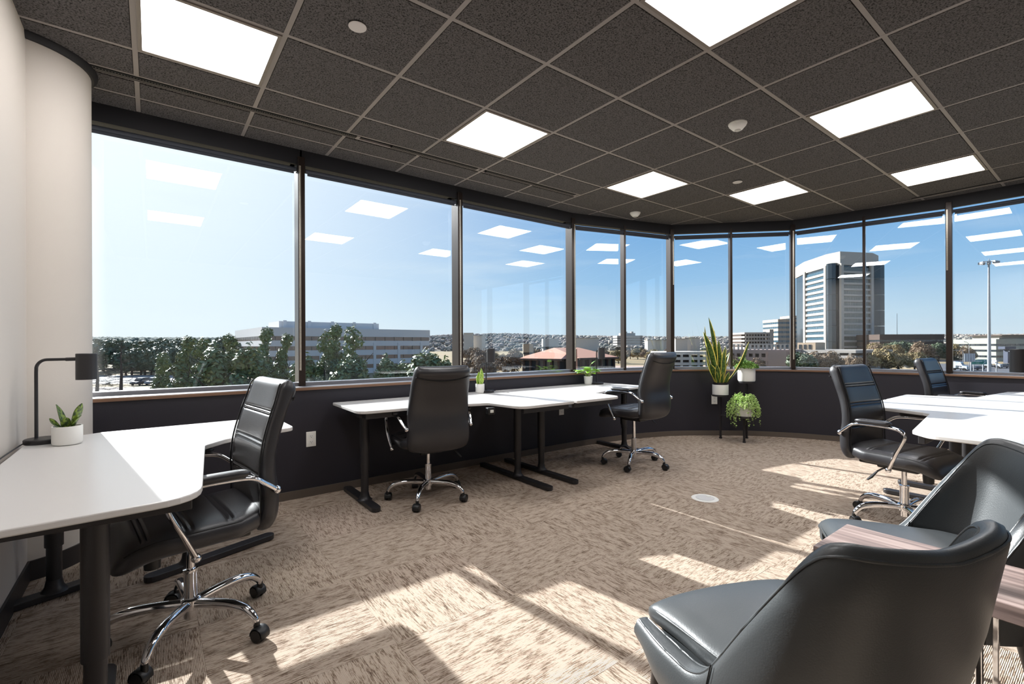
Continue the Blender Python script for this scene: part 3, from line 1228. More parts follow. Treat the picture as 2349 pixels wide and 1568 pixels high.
def desk_lamp(label):
    t = thing('desk_lamp', label, 'lamp', (0, 0, 0), 0, 'black desk lamps')
    obj('base', MB().lathe([(0, 0), (.068, 0), (.070, .004), (.070, .018), (.066, .022), (0, .022)], n=48), M_POWDER, t, smooth=35)
    pth = [Vector((-.03, 0, .02)), Vector((-.03, 0, .33))]
    for k in range(1, 9):
        a = pi / 2 * k / 8
        pth.append(Vector((-.03 + .045 * (1 - cos(a)), 0, .345 + .045 * sin(a))))
    pth.append(Vector((.12, 0, .392)))
    obj('stem', MB().tube(pth, .0068, 12).cyl((.092, 0, .391), (.134, 0, .392), .0085, n=12), M_POWDER, t, smooth=60)
    n = 32
    prof = [(.034, -.062), (.039, -.062), (.039, .060), (.037, .062), (0, .062), (0, .056), (.034, .056)]
    sh = obj('lamp_shade', MB().lathe(prof[::-1], (.176, 0, .356), n), M_POWDER, t, smooth=35)
    obj('joint', MB().cyl((.13, 0, .392), (.142, 0, .392), .006, n=10), M_BLACK, t, smooth=40)
    obj('bulb', MB().sphere((.176, 0, .33), (.02, .02, .028), 14, 8), M_WHITE, sh, smooth=80)
    return t


l1 = desk_lamp('black desk lamp on the left desk against the white column')
l1.location = top_xy(-1.572, 1.225) + (HD,)
l1.rotation_euler = (0, 0, radians(-27))
dup(l1, top_xy(1.465, 1.86) + (HD,), radians(-115), 'black desk lamp beside the small bright snake plant', rot=(0, 0, radians(-112)))
dup(l1, top_xy(3.02, 1.83) + (HD,), radians(-80), 'black desk lamp beside the leafy pothos', rot=(0, 0, radians(-123)))
dup(l1, top_xy(2.78, -1.73) + (HD,), radians(160), 'black desk lamp on the right hand desk, cut by the picture edge', rot=(0, 0, radians(140)))
# cord of the left lamp
tag(obj('lamp_cord', MB().tube(smoothpath([(-1.62, 1.17, HD + .004), (-1.63, 1.05, HD + .004), (-1.637, .8, HD + .003), (-1.637, .5, HD + .003)], 6), .003, 8), M_BLACK, smooth=60), 'thin black lamp cord along the wall edge of the left desk', 'cord')

# ================================================================== wall outlets, floor box, detectors


def outlet(x, y, z, ang, label):
    t = thing('wall_outlet', label, 'outlet', (x, y, z), ang, 'white wall outlets')
    obj('plate', MB().box((0, -.003, 0), (.072, .006, .116)), M_OUTLET, t, bevel=.002)
    for s in (-1, 1):
        r = obj('receptacle', MB().prism(fillet([(-.017, -.014, .006), (.017, -.014, .006), (.017, .014, .006), (-.017, .014, .006)], 4), 0, .003), M_WHITE, t, loc=(0, -.006, s * .022), rot=(pi / 2, 0, 0))
        obj('slot', MB().box((-.006, .003, .0028), (.002, .008, .001)).box((.006, .003, .0028), (.002, .007, .001)).cyl((0, -.007, .0025), (0, -.007, .0034), .0026, n=10), M_VOID, r)


outlet(-.167, 1.905, .443, 0, 'white wall outlet between the left chair and the middle desk')
outlet(2.495, 1.892, .443, radians(-1), 'white wall outlet under the desk with the pothos')
outlet(4.59, 1.262, .46, radians(-42), 'white wall outlet behind the tiered plant stand')

t = thing('floor_box', 'round white floor outlet box set in the carpet', 'floor box', (2.18, -.02, 0))
obj('ring', MB().lathe([(0, 0), (.092, 0), (.098, .002), (.092, .006), (.070, .006), (.068, .004), (0, .004)], n=48), M_OUTLET, t, smooth=30)
obj('cover', MB().lathe([(0, .004), (.064, .004), (.066, .006), (.064, .008), (0, .008)], n=48), mat('cover_grey', lin(214, 212, 210), .35), t, smooth=30)
obj('latch', MB().box((.045, 0, .0095), (.018, .03, .003)).box((-.03, .02, .0088), (.014, .008, .001)), M_OUTLET, t)


def detector(x, y, label):
    t = thing('smoke_detector', label, 'smoke detector', (x, y, ZC - .003))
    obj('mount', MB().lathe([(0, 0), (.062, 0), (.062, -.008), (0, -.008)], n=36), M_WHITE, t, smooth=40)
    obj('housing', MB().lathe([(0, -.008), (.059, -.008), (.057, -.018), (.034, -.044), (.028, -.047), (0, -.047)], n=36), M_WHITE, t, smooth=40)
    obj('sensor', MB().lathe([(0, -.046), (.022, -.046), (.018, -.053), (0, -.054)], n=24), mat('sensor_grey', lin(190, 188, 184), .4), t, smooth=40)


def cap(x, y, label):
    t = thing('sprinkler_cap', label, 'sprinkler cap', (x, y, ZC - .003), 0, 'flat sprinkler caps')
    obj('cover_plate', MB().lathe([(0, -.010), (.040, -.010), (.043, -.008), (.043, -.006), (0, -.006)], n=36), mat('cap_white', lin(205, 200, 198), .5), t, smooth=40)
    obj('collar', MB().lathe([(0, -.006), (.033, -.006), (.033, 0), (0, 0)], n=24), M_VOID, t, smooth=40)


detector(2.166, -.29, 'white smoke detector nearest the camera, upper right ceiling')
detector(3.43, 1.593, 'white smoke detector farther away, near the rounded window corner')
cap(-.346, .316, 'flat round sprinkler cap near the top left ceiling panel')
cap(3.346, .314, 'flat round sprinkler cap beside the far ceiling panel')
# ================================================================== plants
def snake_material(name, c_dark, c_light, c_edge, edge):
    m, n, L, p = node_mat(name)
    uv = n.new('ShaderNodeUVMap')
    sp = n.new('ShaderNodeSeparateXYZ')
    L.new(uv.outputs[0], sp.inputs[0])
    tc = n.new('ShaderNodeTexCoord')
    mp = n.new('ShaderNodeMapping')
    mp.inputs['Scale'].default_value = (2.2, 26, 1)
    t = n.new('ShaderNodeTexNoise')
    t.inputs['Scale'].default_value = 1
    t.inputs['Detail'].default_value = 3
    t.inputs['Distortion'].default_value = .6
    L.new(uv.outputs[0], mp.inputs['Vector'])
    L.new(mp.outputs[0], t.inputs['Vector'])
    r = ramp(n, [(.40, c_dark), (.60, c_light)])
    L.new(t.outputs['Fac'], r.inputs[0])
    a = n.new('ShaderNodeMath')
    a.operation = 'SUBTRACT'
    a.inputs[1].default_value = .5
    L.new(sp.outputs['X'], a.inputs[0])
    b = n.new('ShaderNodeMath')
    b.operation = 'ABSOLUTE'
    L.new(a.outputs[0], b.inputs[0])
    g = n.new('ShaderNodeMath')
    g.operation = 'GREATER_THAN'
    g.inputs[1].default_value = edge
    L.new(b.outputs[0], g.inputs[0])
    mx = n.new('ShaderNodeMix')
    mx.data_type = 'RGBA'
    mx.inputs['B'].default_value = c_edge
    L.new(g.outputs[0], mx.inputs['Factor'])
    L.new(r.outputs[0], mx.inputs['A'])
    L.new(mx.outputs['Result'], p.inputs['Base Color'])
    p.inputs['Roughness'].default_value = .4
    return m


M_SNAKE = snake_material('snake_leaf_margined', lin(40, 66, 22), lin(84, 112, 46), lin(226, 206, 96), .385)
M_SNAKES = snake_material('snake_leaf_dark', lin(28, 52, 16), lin(128, 152, 56), lin(74, 92, 30), .46)
M_SNAKEB = snake_material('snake_leaf_bright', lin(120, 156, 50), lin(178, 204, 92), lin(200, 214, 130), .44)
M_BOX = mat('small_leaf_green', lin(70, 112, 36), .5, noise=(38, lin(140, 174, 84), .18))
M_PEARL = mat('trailing_leaf', lin(132, 172, 72), .45, noise=(28, lin(206, 226, 152), .18))
M_POTHOS = mat('pothos_leaf', lin(106, 166, 36), .35, noise=(18, lin(160, 204, 74), .3))
M_STEM = mat('green_stem', lin(120, 136, 70), .6)


def blade(parent, base, tip, wd, m, bend=0.0, name='leaf', turn=None):
    """tapering stiff leaf from base to tip, slightly folded along its middle"""
    base, tip = Vector(base), Vector(tip)
    d = tip - base
    L_ = d.length
    side = d.cross(Vector((0, 0, 1)))
    if side.length < .02:
        side = Vector((1, 0, 0))
    side.normalize()
    if turn is not None:
        side = Matrix.Rotation(turn, 3, d.normalized()) @ side
    nn = side.cross(d).normalized()
    mb = MB()
    mb.uv = []
    rows, cols = 16, 7
    for i in range(rows + 1):
        t = i / rows
        p = base + d * t + nn * (bend * sin(pi * t) * L_) + Vector((0, 0, -abs(bend) * .4 * t * t * L_))
        ww = wd * (.52 + .48 * sin(min(1, t / .55) * pi / 2)) * (1 - max(0, (t - .55) / .45) ** 2.2) + .0008
        tw = .5 * t * (1 if bend >= 0 else -1)
        s2 = Matrix.Rotation(tw, 3, d.normalized()) @ side
        for j in range(cols):
            q = j / (cols - 1) - .5
            mb.v.append(tuple(p + s2 * (q * ww) + nn * (abs(q) ** 1.5 * ww * .45)))
            mb.uv.append((q + .5, t * L_ * 2.0))
    for i in range(rows):
        for j in range(cols - 1):
            a = i * cols + j
            mb.f.append((a, a + 1, a + cols + 1, a + cols))
    o = obj(name, mb, m, parent, smooth=179)
    md = o.modifiers.new('thickness', 'SOLIDIFY')
    md.thickness = .0022
    return o


def pot(parent, r, h, rim=.006, taper=1.0, round_=.012, soil=True):
    pr = [(0, 0), (r * taper - round_, 0), (r * taper - round_ * .3, round_ * .3), (r * taper, round_), (r, h), (r - rim, h), (r - rim - .002, h * .86), (0, h * .86)]
    o = obj('pot', MB().lathe(pr, n=48), M_POT, parent, smooth=40)
    if soil:
        obj('soil', MB().lathe([(0, h * .80), (r - rim - .001, h * .80), (r - rim - .001, h * .88), (0, h * .90)], n=32), M_SOIL, parent)
    return o


RIGHT = Vector((.795, -.607, 0))
AWAY = Vector((.607, .795, 0))
# small dark snake plant on the left desk
t = thing('potted_snake_plant', 'small dark banded snake plant in a white pot beside the left desk lamp', 'plant', top_xy(-1.475, 1.10) + (HD,), 0, 'potted plants')
pot(t, .054, .086)
for dx, dy, h, w_, bd in ((-.060, .01, .185, .034, .03), (.058, .01, .19, .036, -.03), (.02, -.03, .13, .034, .04), (-.062, -.02, .125, .022, -.05), (.064, .0, .135, .022, .05), (.03, .03, .15, .03, -.03)):
    bs = RIGHT * (dx * .28) + AWAY * (dy * .5) + Vector((0, 0, .072))
    blade(t, bs, RIGHT * dx + AWAY * dy + Vector((0, 0, h)), w_, M_SNAKES, bd)
# small bright snake plant on the middle desk
t = thing('potted_snake_plant', 'small bright green snake plant in a white pot right of the middle chair', 'plant', top_xy(1.385, 1.86) + (HD,), 0, 'potted plants')
pot(t, .042, .086)
for dx, dy, h, w_, bd in ((.012, .0, .235, .058, .02), (-.030, -.01, .165, .052, .03), (.022, -.02, .150, .040, -.03), (-.012, .015, .20, .04, -.02)):
    blade(t, RIGHT * (dx * .4) + AWAY * dy + Vector((0, 0, .072)), RIGHT * dx + AWAY * dy + Vector((0, 0, h)), w_, M_SNAKEB, bd)
# pothos
t = thing('potted_pothos', 'bright leafy pothos in a white pot on the desk near the window corner', 'plant', top_xy(2.93, 1.89) + (HD,), 0, 'potted plants')
pot(t, .050, .092, taper=.86)


def heart(parent, pos, dirv, up, size, m, name='leaf'):
    dirv = dirv.normalized()
    sd_ = dirv.cross(up).normalized()
    nn = sd_.cross(dirv).normalized()
    out = [(0, 0), (-.10, .30), (.06, .50), (.34, .50), (.68, .30), (1.0, 0)]
    mb = MB()
    V0 = []
    for (f, s_) in out:
        V0.append((f, s_))
    mid = [(0, 0), (.3, 0), (.65, 0), (1.0, 0)]
    pts = [(0, 0, 0), (.34, 0, 0), (.68, 0, -.02), (1.0, 0, -.10)]
    for sg in (1, -1):
        pts += [(-.10, .30 * sg, .05), (.06, .50 * sg, .07), (.36, .50 * sg, .06), (.70, .28 * sg, .02)]
    vs = []
    for f, s_, z in pts:
        vs.append(pos + dirv * (f * size) + sd_ * (s_ * size) + nn * (z * size) - Vector((0, 0, .12 * f * f * size)))
    fs = [(0, 1, 5, 4), (1, 6, 5), (1, 2, 7, 6), (2, 3, 7), (0, 8, 9, 1), (1, 9, 10), (1, 10, 11, 2), (2, 11, 3)]
    mb.add(vs, fs)
    o = obj(name, mb, m, parent, smooth=179)
    sb = o.modifiers.new('sub', 'SUBSURF')
    sb.levels = sb.render_levels = 1
    md = o.modifiers.new('thickness', 'SOLIDIFY')
    md.thickness = .0012
    return o


rp = random.Random(21)
for k in range(22):
    a = k * 2.4 + rp.uniform(-.3, .3)
    lv = k / 22
    rad = .035 + .085 * rp.random() ** .7
    z = .115 + .075 * (1 - rad / .13) + .035 * rp.random()
    if k == 5:
        z, rad = .235, .045
    c = Vector((cos(a) * rad, sin(a) * rad, z))
    obj('stem', MB().tube(smoothpath([Vector((cos(a) * .012, sin(a) * .012, .075)), Vector((cos(a) * rad * .5, sin(a) * rad * .5, z * .9)), c], 4), .0022, 6), M_STEM, t, smooth=60)
    heart(t, c, Vector((cos(a + rp.uniform(-.5, .5)), sin(a + rp.uniform(-.5, .5)), rp.uniform(-.25, .45) + (.9 if k == 5 else 0))), Vector((0, 0, 1)), rp.uniform(.062, .088), M_POTHOS)

# tiered plant stand
S1, S2, S3 = Vector((4.463, 1.11, 0)), Vector((4.432, .80, 0)), Vector((4.716, .91, 0))
t = thing('plant_stand', 'black three tier metal plant stand by the rounded window corner', 'plant stand', (4.54, .94, 0))
o_ = Vector((4.54, .94, 0))
TR = (.525, .300, .690)
for s_, h in zip((S1, S2, S3), TR):
    q = s_ - o_
    obj('leg', MB().box((q.x, q.y, h / 2), (.020, .020, h)).box((q.x, q.y, .008), (.026, .026, .016)), M_POWDER, t)
tray_off = (RIGHT * .0, RIGHT * .0, RIGHT * -.01)
for s_, h, r_ in zip((S1, S2, S3), TR, (.098, .10, .105)):
    q = s_ - o_
    obj('tray', MB().lathe([(0, h), (r_, h), (r_, h + .022), (r_ - .004, h + .022), (r_ - .004, h + .004), (0, h + .004)], (q.x, q.y, 0), 40), M_POWDER, t, smooth=40)
for a_, b_ in ((S1, S2), (S2, S3)):
    p0, p1 = a_ - o_, b_ - o_
    obj('cross_bar', MB().tube([p0 + Vector((0, 0, .29)), p1 + Vector((0, 0, .29))], .009, 8), M_POWDER, t)

t = thing('potted_snake_plant', 'tall yellow edged snake plant in a white pot on the plant stand', 'plant', S1 + Vector((0, 0, TR[0] + .0045)), 0, 'potted plants')
pot(t, .0935, .140, .007, soil=False)
obj('liner', MB().lathe([(0, .12), (.083, .12), (.085, .168), (.080, .168), (.078, .150), (0, .150)], n=40), M_BLACK, t, smooth=40)
px = 5.87 / 1082
for (u, v, w_, bd, dep) in ((1627.5, 726, .052, .02, .02), (1619, 746, .040, -.03, .03), (1610, 759, .058, .03, -.05), (1641, 756, .050, -.02, .03), (1646, 778, .046, .03, -.02), (1656, 804, .042, -.02, -.06), (1666, 794, .048, .02, .02),
                            (1671, 806, .044, .03, -.03), (1714, 781, .050, -.05, -.04), (1615, 813, .054, -.04, -.06), (1621, 832, .056, .05, -.09), (1636, 834, .05, .03, -.10), (1650, 852, .044, .02, -.11), (1664, 851, .034, -.05, -.10), (1634, 850, .032, .05, -.11)):
    dx = (u - 1652) * px
    h = CAMZ + (789 - v) * px - TR[0]
    blade(t, RIGHT * max(-.045, min(.045, dx * .35)) + AWAY * (dep * .35) + Vector((0, 0, .13)), RIGHT * dx + AWAY * dep + Vector((0, 0, h)), w_ * 1.3, M_SNAKE, bd * 1.6, turn=bd * 12)

t = thing('potted_boxwood', 'bushy small leaved plant in the highest white pot of the plant stand', 'plant', S3 + Vector((0, 0, TR[2] + .0045)), 0, 'potted plants')
pot(t, .100, .185, .007, round_=.03)
rb = random.Random(31)
lv = MB()
for _ in range(1000):
    a, q = rb.uniform(0, 6.28), sqrt(rb.random()) * .135
    z = .180 + (.085 * (1 - (q / .15) ** 2)) * rb.random() ** .5 + rb.uniform(-.01, .01)
    if q < .09 and cos(a - 2.6) > .6 and rb.random() < .5:
        z += rb.uniform(0, .07)
    p = Vector((cos(a) * q, sin(a) * q, z))
    u_ = Vector((rb.gauss(0, 1), rb.gauss(0, 1), rb.gauss(.2, .6))).normalized()
    s_ = u_.cross(Vector((rb.gauss(0, 1), rb.gauss(0, 1), rb.gauss(0, 1)))).normalized()
    w_ = rb.uniform(.010, .017)
    lv.add([p - u_ * w_, p + s_ * w_ * .6, p + u_ * w_, p - s_ * w_ * .6], [(0, 1, 2, 3)])
obj('foliage', lv, M_BOX, t, kind='stuff')
st = MB()
for k in range(40):
    a = k * 2.4
    q = .10 * sqrt(k / 40)
    st.tube([(cos(a) * q * .4, sin(a) * q * .4, .16), (cos(a) * q, sin(a) * q, .235)], .0012, 4)
obj('stems', st, M_STEM, t, kind='stuff')

t = thing('potted_trailing_plant', 'trailing pale green plant spilling over the lowest white pot of the stand', 'plant', S2 + Vector((0, 0, TR[1] + .0045)), 0, 'potted plants')
pot(t, .094, .190, .007, round_=.02)
rb = random.Random(41)
lv, st = MB(), MB()
for k in range(92):
    a = k * 2.399
    q0 = .03 + .05 * rb.random()
    reach = .105 + .085 * rb.random()
    drop = rb.uniform(.02, .20) if k % 9 else .27
    if cos(a - atan2(-AWAY.y, -AWAY.x)) > .8 and rb.random() < .6:
        drop *= .35
    up_ = rb.uniform(.02, .085)
    d = Vector((cos(a), sin(a), 0))
    pts = smoothpath([d * q0 + Vector((0, 0, .17)), d * (reach * .6) + Vector((0, 0, .19 + up_)), d * (reach * .98) + Vector((0, 0, .17 + up_ * .2 - drop * .3)), d * reach * 1.03 + Vector((rb.uniform(-.01, .01), 0, .16 - drop))], 6)
    st.tube(pts[::3] + [pts[-1]], .0011, 4)
    for i in range(len(pts) - 1):
        for _ in range(1 if i % 3 else 2):
            p = pts[i].lerp(pts[i + 1], rb.random()) + Vector((rb.gauss(0, .006), rb.gauss(0, .006), rb.gauss(0, .005)))
            s_ = rb.uniform(.006, .0105)
            lv.sphere(tuple(p), (s_, s_, s_ * .7), 5, 3)
obj('foliage', lv, M_PEARL, t, kind='stuff')
obj('stems', st, M_STEM, t, kind='stuff')
# ================================================================== the landscape outside
GZ = -8.0
M_GRASS = mat('dry_grass', lin(150, 126, 88), .95, noise=(.05, lin(116, 104, 74), .25))
M_LOT = mat('pale_concrete', lin(150, 146, 142), .9)
M_ROAD = mat('asphalt', lin(86, 86, 90), .9, noise=(.3, lin(74, 74, 78), .3))
M_CONC = mat('concrete_grey', lin(160, 152, 144), .85)
M_CONCL = mat('concrete_light', lin(188, 180, 170), .85)
M_TAN = mat('tan_stone', lin(168, 146, 122), .85)
M_TERRA = mat('terracotta_roof', lin(184, 132, 108), .8)
M_BROWNB = mat('brown_brick', lin(74, 58, 50), .85)
M_GLASSD = mat('dark_window', lin(38, 46, 52), .12, .0, .8)
M_GLASSB = mat('blue_window', lin(58, 84, 98), .08, .0, .9)
M_GLASST = mat('tan_window', lin(120, 96, 82), .2, .0, .8)
M_BARK = mat('bark', lin(62, 52, 46), .9)
M_LEAFM = mat('magnolia_leaf', lin(84, 104, 62), .42, 0, .5, noise=(2.5, lin(126, 134, 80), .3))
M_LEAFO = mat('oak_leaf', lin(74, 92, 70), .6, noise=(.5, lin(98, 106, 74), .3))
M_LEAFB = mat('brown_leaf', lin(136, 112, 86), .8, noise=(.5, lin(112, 94, 74), .3))
M_LEAFY = mat('yellowed_leaf', lin(152, 130, 84), .8, noise=(.5, lin(122, 110, 78), .3))
M_HILL = mat('wooded_hill', lin(112, 96, 84), .95, noise=(.035, lin(74, 76, 62), .16))
M_HILLG = mat('hill_green', lin(58, 70, 58), .95, noise=(.05, lin(84, 80, 64), .2))
M_STEEL = mat('galvanised_steel', lin(150, 152, 156), .45, .6)
M_SIGNG = mat('sign_green', lin(0, 122, 104), .5)
M_SIGNW = mat('sign_white', lin(236, 240, 238), .5)
M_CARW = mat('car_white', lin(214, 216, 218), .3)
M_CARD = mat('car_dark', lin(48, 54, 66), .25)
M_TYRE = mat('tyre', lin(22, 22, 23), .8)

g = MB()
g.add([(-3000, -200, GZ), (3500, -200, GZ), (3500, 3500, GZ), (-3000, 3500, GZ)], [(0, 1, 2, 3)])
struct('ground', g, M_GRASS)


def patch(name, pts, m, z=.04):
    P = [beyond(u, d) for u, d in pts]
    struct(name, MB().prism([(p.x, p.y) for p in P], GZ - .2, GZ + z), m)


patch('parking_lot', [(120, 116), (420, 116), (600, 150), (120, 150)], M_LOT)
patch('street', [(60, 88), (700, 88), (700, 106), (60, 106)], mat('brown_path', lin(112, 98, 92), .9))
patch('road_1', [(2130, 150), (2560, 118), (2560, 170), (2130, 215)], M_ROAD, .05)
patch('road_2', [(1990, 128), (2560, 96), (2560, 112), (1990, 146)], M_LOT, .06)
patch('road_3', [(1380, 186), (1640, 186), (1640, 205), (1380, 205)], mat('pink_paving', lin(168, 142, 126), .9), .05)
patch('road_4', [(2100, 235), (2560, 235), (2560, 262), (2100, 262)], M_ROAD, .05)


# distant ridges, real relief with lumpy tree tops
def ridge(name, u0, u1, d0, d1, prof, m, seed, lump):
    r = random.Random(seed)
    nu, nd = 150, 8
    rings = []
    for j in range(nd + 1):
        d = d0 + (d1 - d0) * j / nd
        row = []
        for i in range(nu + 1):
            u = u0 + (u1 - u0) * i / nu
            hh = interp(u, [p[0] for p in prof], [p[1] for p in prof])
            e = sin(pi * min(1.0, (j + .0) / nd * .62))
            z = GZ - .5 + (hh - GZ) * e + (r.uniform(-1, 1) * lump if 0 < j else 0)
            p = beyond(u, d, z)
            row.append(tuple(p))
        rings.append(row)
    struct(name, MB().loft(rings, closed=False, caps=False), m)


ridge('hills_1', 850, 2800, 700, 1500, [(850, 14), (1060, 25), (1160, 27), (1260, 22), (1420, 19), (1560, 17), (1700, 17), (1900, 18), (2200, 20), (2800, 20)], M_HILL, 3, 1.6)
ridge('hills_2', -250, 900, 420, 900, [(-250, 13), (220, 13), (350, 12), (560, 11), (900, 12)], M_HILLG, 4, 1.3)


# ------------------------------------------------------------------ trees
def leaf_cloud(blobs, n, size, seed, hollow=.55):
    r = random.Random(seed)
    mb = MB()
    tot = sum(b[3] * b[4] * b[5] for b in blobs)
    for (cx, cy, cz, rx, ry, rz) in blobs:
        for _ in range(max(6, int(n * rx * ry * rz / tot))):
            while True:
                v = Vector((r.uniform(-1, 1), r.uniform(-1, 1), r.uniform(-1, 1)))
                if hollow < v.length < 1:
                    break
            p = Vector((cx + v.x * rx, cy + v.y * ry, cz + v.z * rz))
            a = Vector((r.gauss(0, 1), r.gauss(0, 1), r.gauss(0, 1))).normalized()
            nn = (v.normalized() + Vector((r.gauss(0, .6), r.gauss(0, .6), r.gauss(.3, .6)))).normalized()
            a = (a - nn * a.dot(nn)).normalized()
            b = nn.cross(a)
            s = size * r.uniform(.6, 1.3)
            mb.add([p - a * s, p + b * s * .45, p + a * s, p - b * s * .45], [(0, 1, 2, 3)])
    return mb


def cone_blobs(h, w, r, n=26):
    out = []
    for i in range(n):
        f = r.random() ** .8
        ww = w * (1 - f * .82) * r.uniform(.55, 1)
        a = r.uniform(0, 2 * pi)
        out.append((cos(a) * ww * .8, sin(a) * ww * .8, .8 + f * (h - 1.2), w * .34 * (1.1 - .55 * f), w * .34 * (1.1 - .55 * f), w * .40 * (1.1 - .4 * f)))
    out.append((0, 0, h - .8, w * .16, w * .16, w * .5))
    return out


def round_blobs(h, w, r, n=24):
    out = []
    for i in range(n):
        a = r.uniform(0, 2 * pi)
        q = sqrt(r.random()) * w * .75
        z = h * (.30 + .54 * r.random() * (1 - (q / w) ** 2))
        out.append((cos(a) * q, sin(a) * q, z, w * .38, w * .38, h * .17))
    return out


TREE = {}


def make_tree(kind, h, w, n, size, m, seed, cone=False):
    r = random.Random(seed)
    bl = cone_blobs(h, w, r) if cone else round_blobs(h, w, r)
    tr = MB().tube([(0, 0, 0), (0, 0, h * .4), (.1, 0, h * .75)], [w * .07, w * .05, w * .02], 7)
    for k in range(5):
        a = k * 1.3
        tr.tube([(0, 0, h * (.25 + .05 * k)), (cos(a) * w * .35, sin(a) * w * .35, h * (.5 + .05 * k)), (cos(a) * w * .6, sin(a) * w * .6, h * (.62 + .04 * k))], [w * .03, w * .02, w * .008], 5)
    TREE[kind] = (tr.mesh('trunk', M_BARK, 60), leaf_cloud(bl, n, size, seed).mesh('crown', m), h)


make_tree('magnolia_a', 10.5, 2.3, 9000, .19, M_LEAFM, 11, True)
make_tree('magnolia_b', 10.0, 2.8, 9000, .19, M_LEAFM, 12, True)
make_tree('magnolia_c', 7.0, 2.7, 7500, .19, M_LEAFM, 13, True)
make_tree('oak_a', 14, 7, 4200, .75, M_LEAFO, 14)
make_tree('oak_b', 12, 6, 3800, .7, M_LEAFO, 15)
make_tree('brown_a', 11, 6, 4200, .45, M_LEAFB, 16)
make_tree('brown_b', 9, 5, 3800, .42, M_LEAFY, 17)
TN = {'magnolia': 'magnolia_tree', 'oak': 'oak_tree', 'brown': 'autumn_tree'}


def tree(kind, u, d, top_v, label, group, widen=1.0):
    """top_v: photo row of the tree top; gives the real height at that distance"""
    trunk, crown, h = TREE[kind]
    p = beyond(u, d, GZ)
    ztop = CAMZ + (791 + (1174 - u) * .004 - top_v) / 1082 * d
    s = (ztop - GZ) / h
    t = thing(TN[kind.split('_')[0]], label, 'tree', p, R.uniform(0, 6.28), group)
    a = obj('trunk', trunk, None, t)
    b = obj('crown', crown, None, t, kind='stuff')
    for o in (a, b):
        o.scale = (s * widen, s * widen, s)
    return t


MAG = 'glossy green magnolias below the left windows'
for kind, u, d, tv, wd, lab in [('magnolia_b', 377, 47, 812, .8, 'low magnolia at the left end of the glossy green row, by the parked cars'),
                                ('magnolia_a', 428, 46, 776, 1.0, 'pointed glossy magnolia, first tall one from the left'),
                                ('magnolia_b', 462, 50, 783, 1.0, 'broad glossy magnolia in the middle of the first window'),
                                ('magnolia_c', 490, 44, 800, 1.1, 'rounded glossy magnolia in front of the taller ones'),
                                ('magnolia_a', 526, 49, 771, 1.1, 'dark pointed magnolia left of the white office building'),
                                ('magnolia_c', 572, 44, 800, 1.0, 'rounded magnolia just before the white building corner'),
                                ('magnolia_a', 612, 47, 756, .9, 'tallest pointed magnolia before the white building corner'),
                                ('magnolia_a', 655, 49, 770, .9, 'pointed magnolia beside the first window mullion'),
                                ('magnolia_c', 700, 45, 820, 1.1, 'low magnolia right of the first window mullion'),
                                ('magnolia_b', 745, 48, 766, .8, 'left half of the tall magnolia pair in the second window'),
                                ('magnolia_a', 772, 50, 748, 1.0, 'tallest magnolia in the second window'),
                                ('magnolia_b', 812, 47, 755, .9, 'magnolia right beside the tallest one in the second window'),
                                ('magnolia_c', 800, 42, 828, 1.1, 'low magnolia under the tall pair in the second window'),
                                ('magnolia_c', 885, 45, 824, 1.0, 'small magnolia before the white office windows'),
                                ('magnolia_c', 925, 46, 836, .9, 'low magnolia near the backrest of the middle chair'),
                                ('magnolia_c', 978, 45, 812, 1.2, 'round magnolia left of the second mullion'),
                                ('magnolia_c', 1022, 47, 828, 1.0, 'magnolia touching the second mullion')]:
    tree(kind, u, d, tv, lab, MAG, wd * 1.12)
ORD = ['first', 'second', 'third', 'fourth', 'fifth', 'sixth', 'seventh', 'eighth', 'ninth', 'tenth', 'eleventh', 'twelfth', 'thirteenth', 'fourteenth', 'fifteenth', 'sixteenth', 'seventeenth', 'eighteenth', 'nineteenth', 'twentieth'] + ['twenty-' + q for q in ('first', 'second', 'third', 'fourth', 'fifth', 'sixth', 'seventh', 'eighth', 'ninth')] + ['thirtieth']
OAK = 'dark evergreen oaks on the left skyline'
r8 = random.Random(8)
for k in range(17):
    u = 190 + k * 24 + r8.uniform(-6, 6)
    tree(r8.choice(['oak_a', 'oak_b']), u, 165 + r8.uniform(-15, 45), 767 + r8.uniform(-3, 5) + (6 if 300 < u < 330 else 0), 'dark evergreen oak on the left skyline, %s counted from the white column' % ORD[k], OAK)
for k in range(9):
    tree(r8.choice(['oak_a', 'oak_b']), 290 + k * 15 + r8.uniform(-4, 4), 152, 790 + r8.uniform(-10, 14), 'dark oak at the far edge of the parking lot, %s from the left' % ORD[k], 'oaks along the parking lot')
for k in range(26):
    u = 1062 + k * 19 + r8.uniform(-8, 8)
    tree(r8.choice(['brown_a', 'brown_b', 'brown_a']), u, 250 + r8.uniform(-30, 60), 800 + r8.uniform(-12, 8), 'brown tree on the slope behind the terracotta roofs, %s from the second mullion' % ORD[k], 'brown trees behind the terracotta roofs')
for k in range(30):
    u = 2005 + k * 12 + r8.uniform(-6, 6)
    tree(r8.choice(['brown_a', 'brown_b', 'oak_b']), u, 265 + r8.uniform(-20, 30), 778 + r8.uniform(-4, 8), 'brown tree in the wood right of the tower, %s counted from the tower' % ORD[k], 'trees right of the tower')
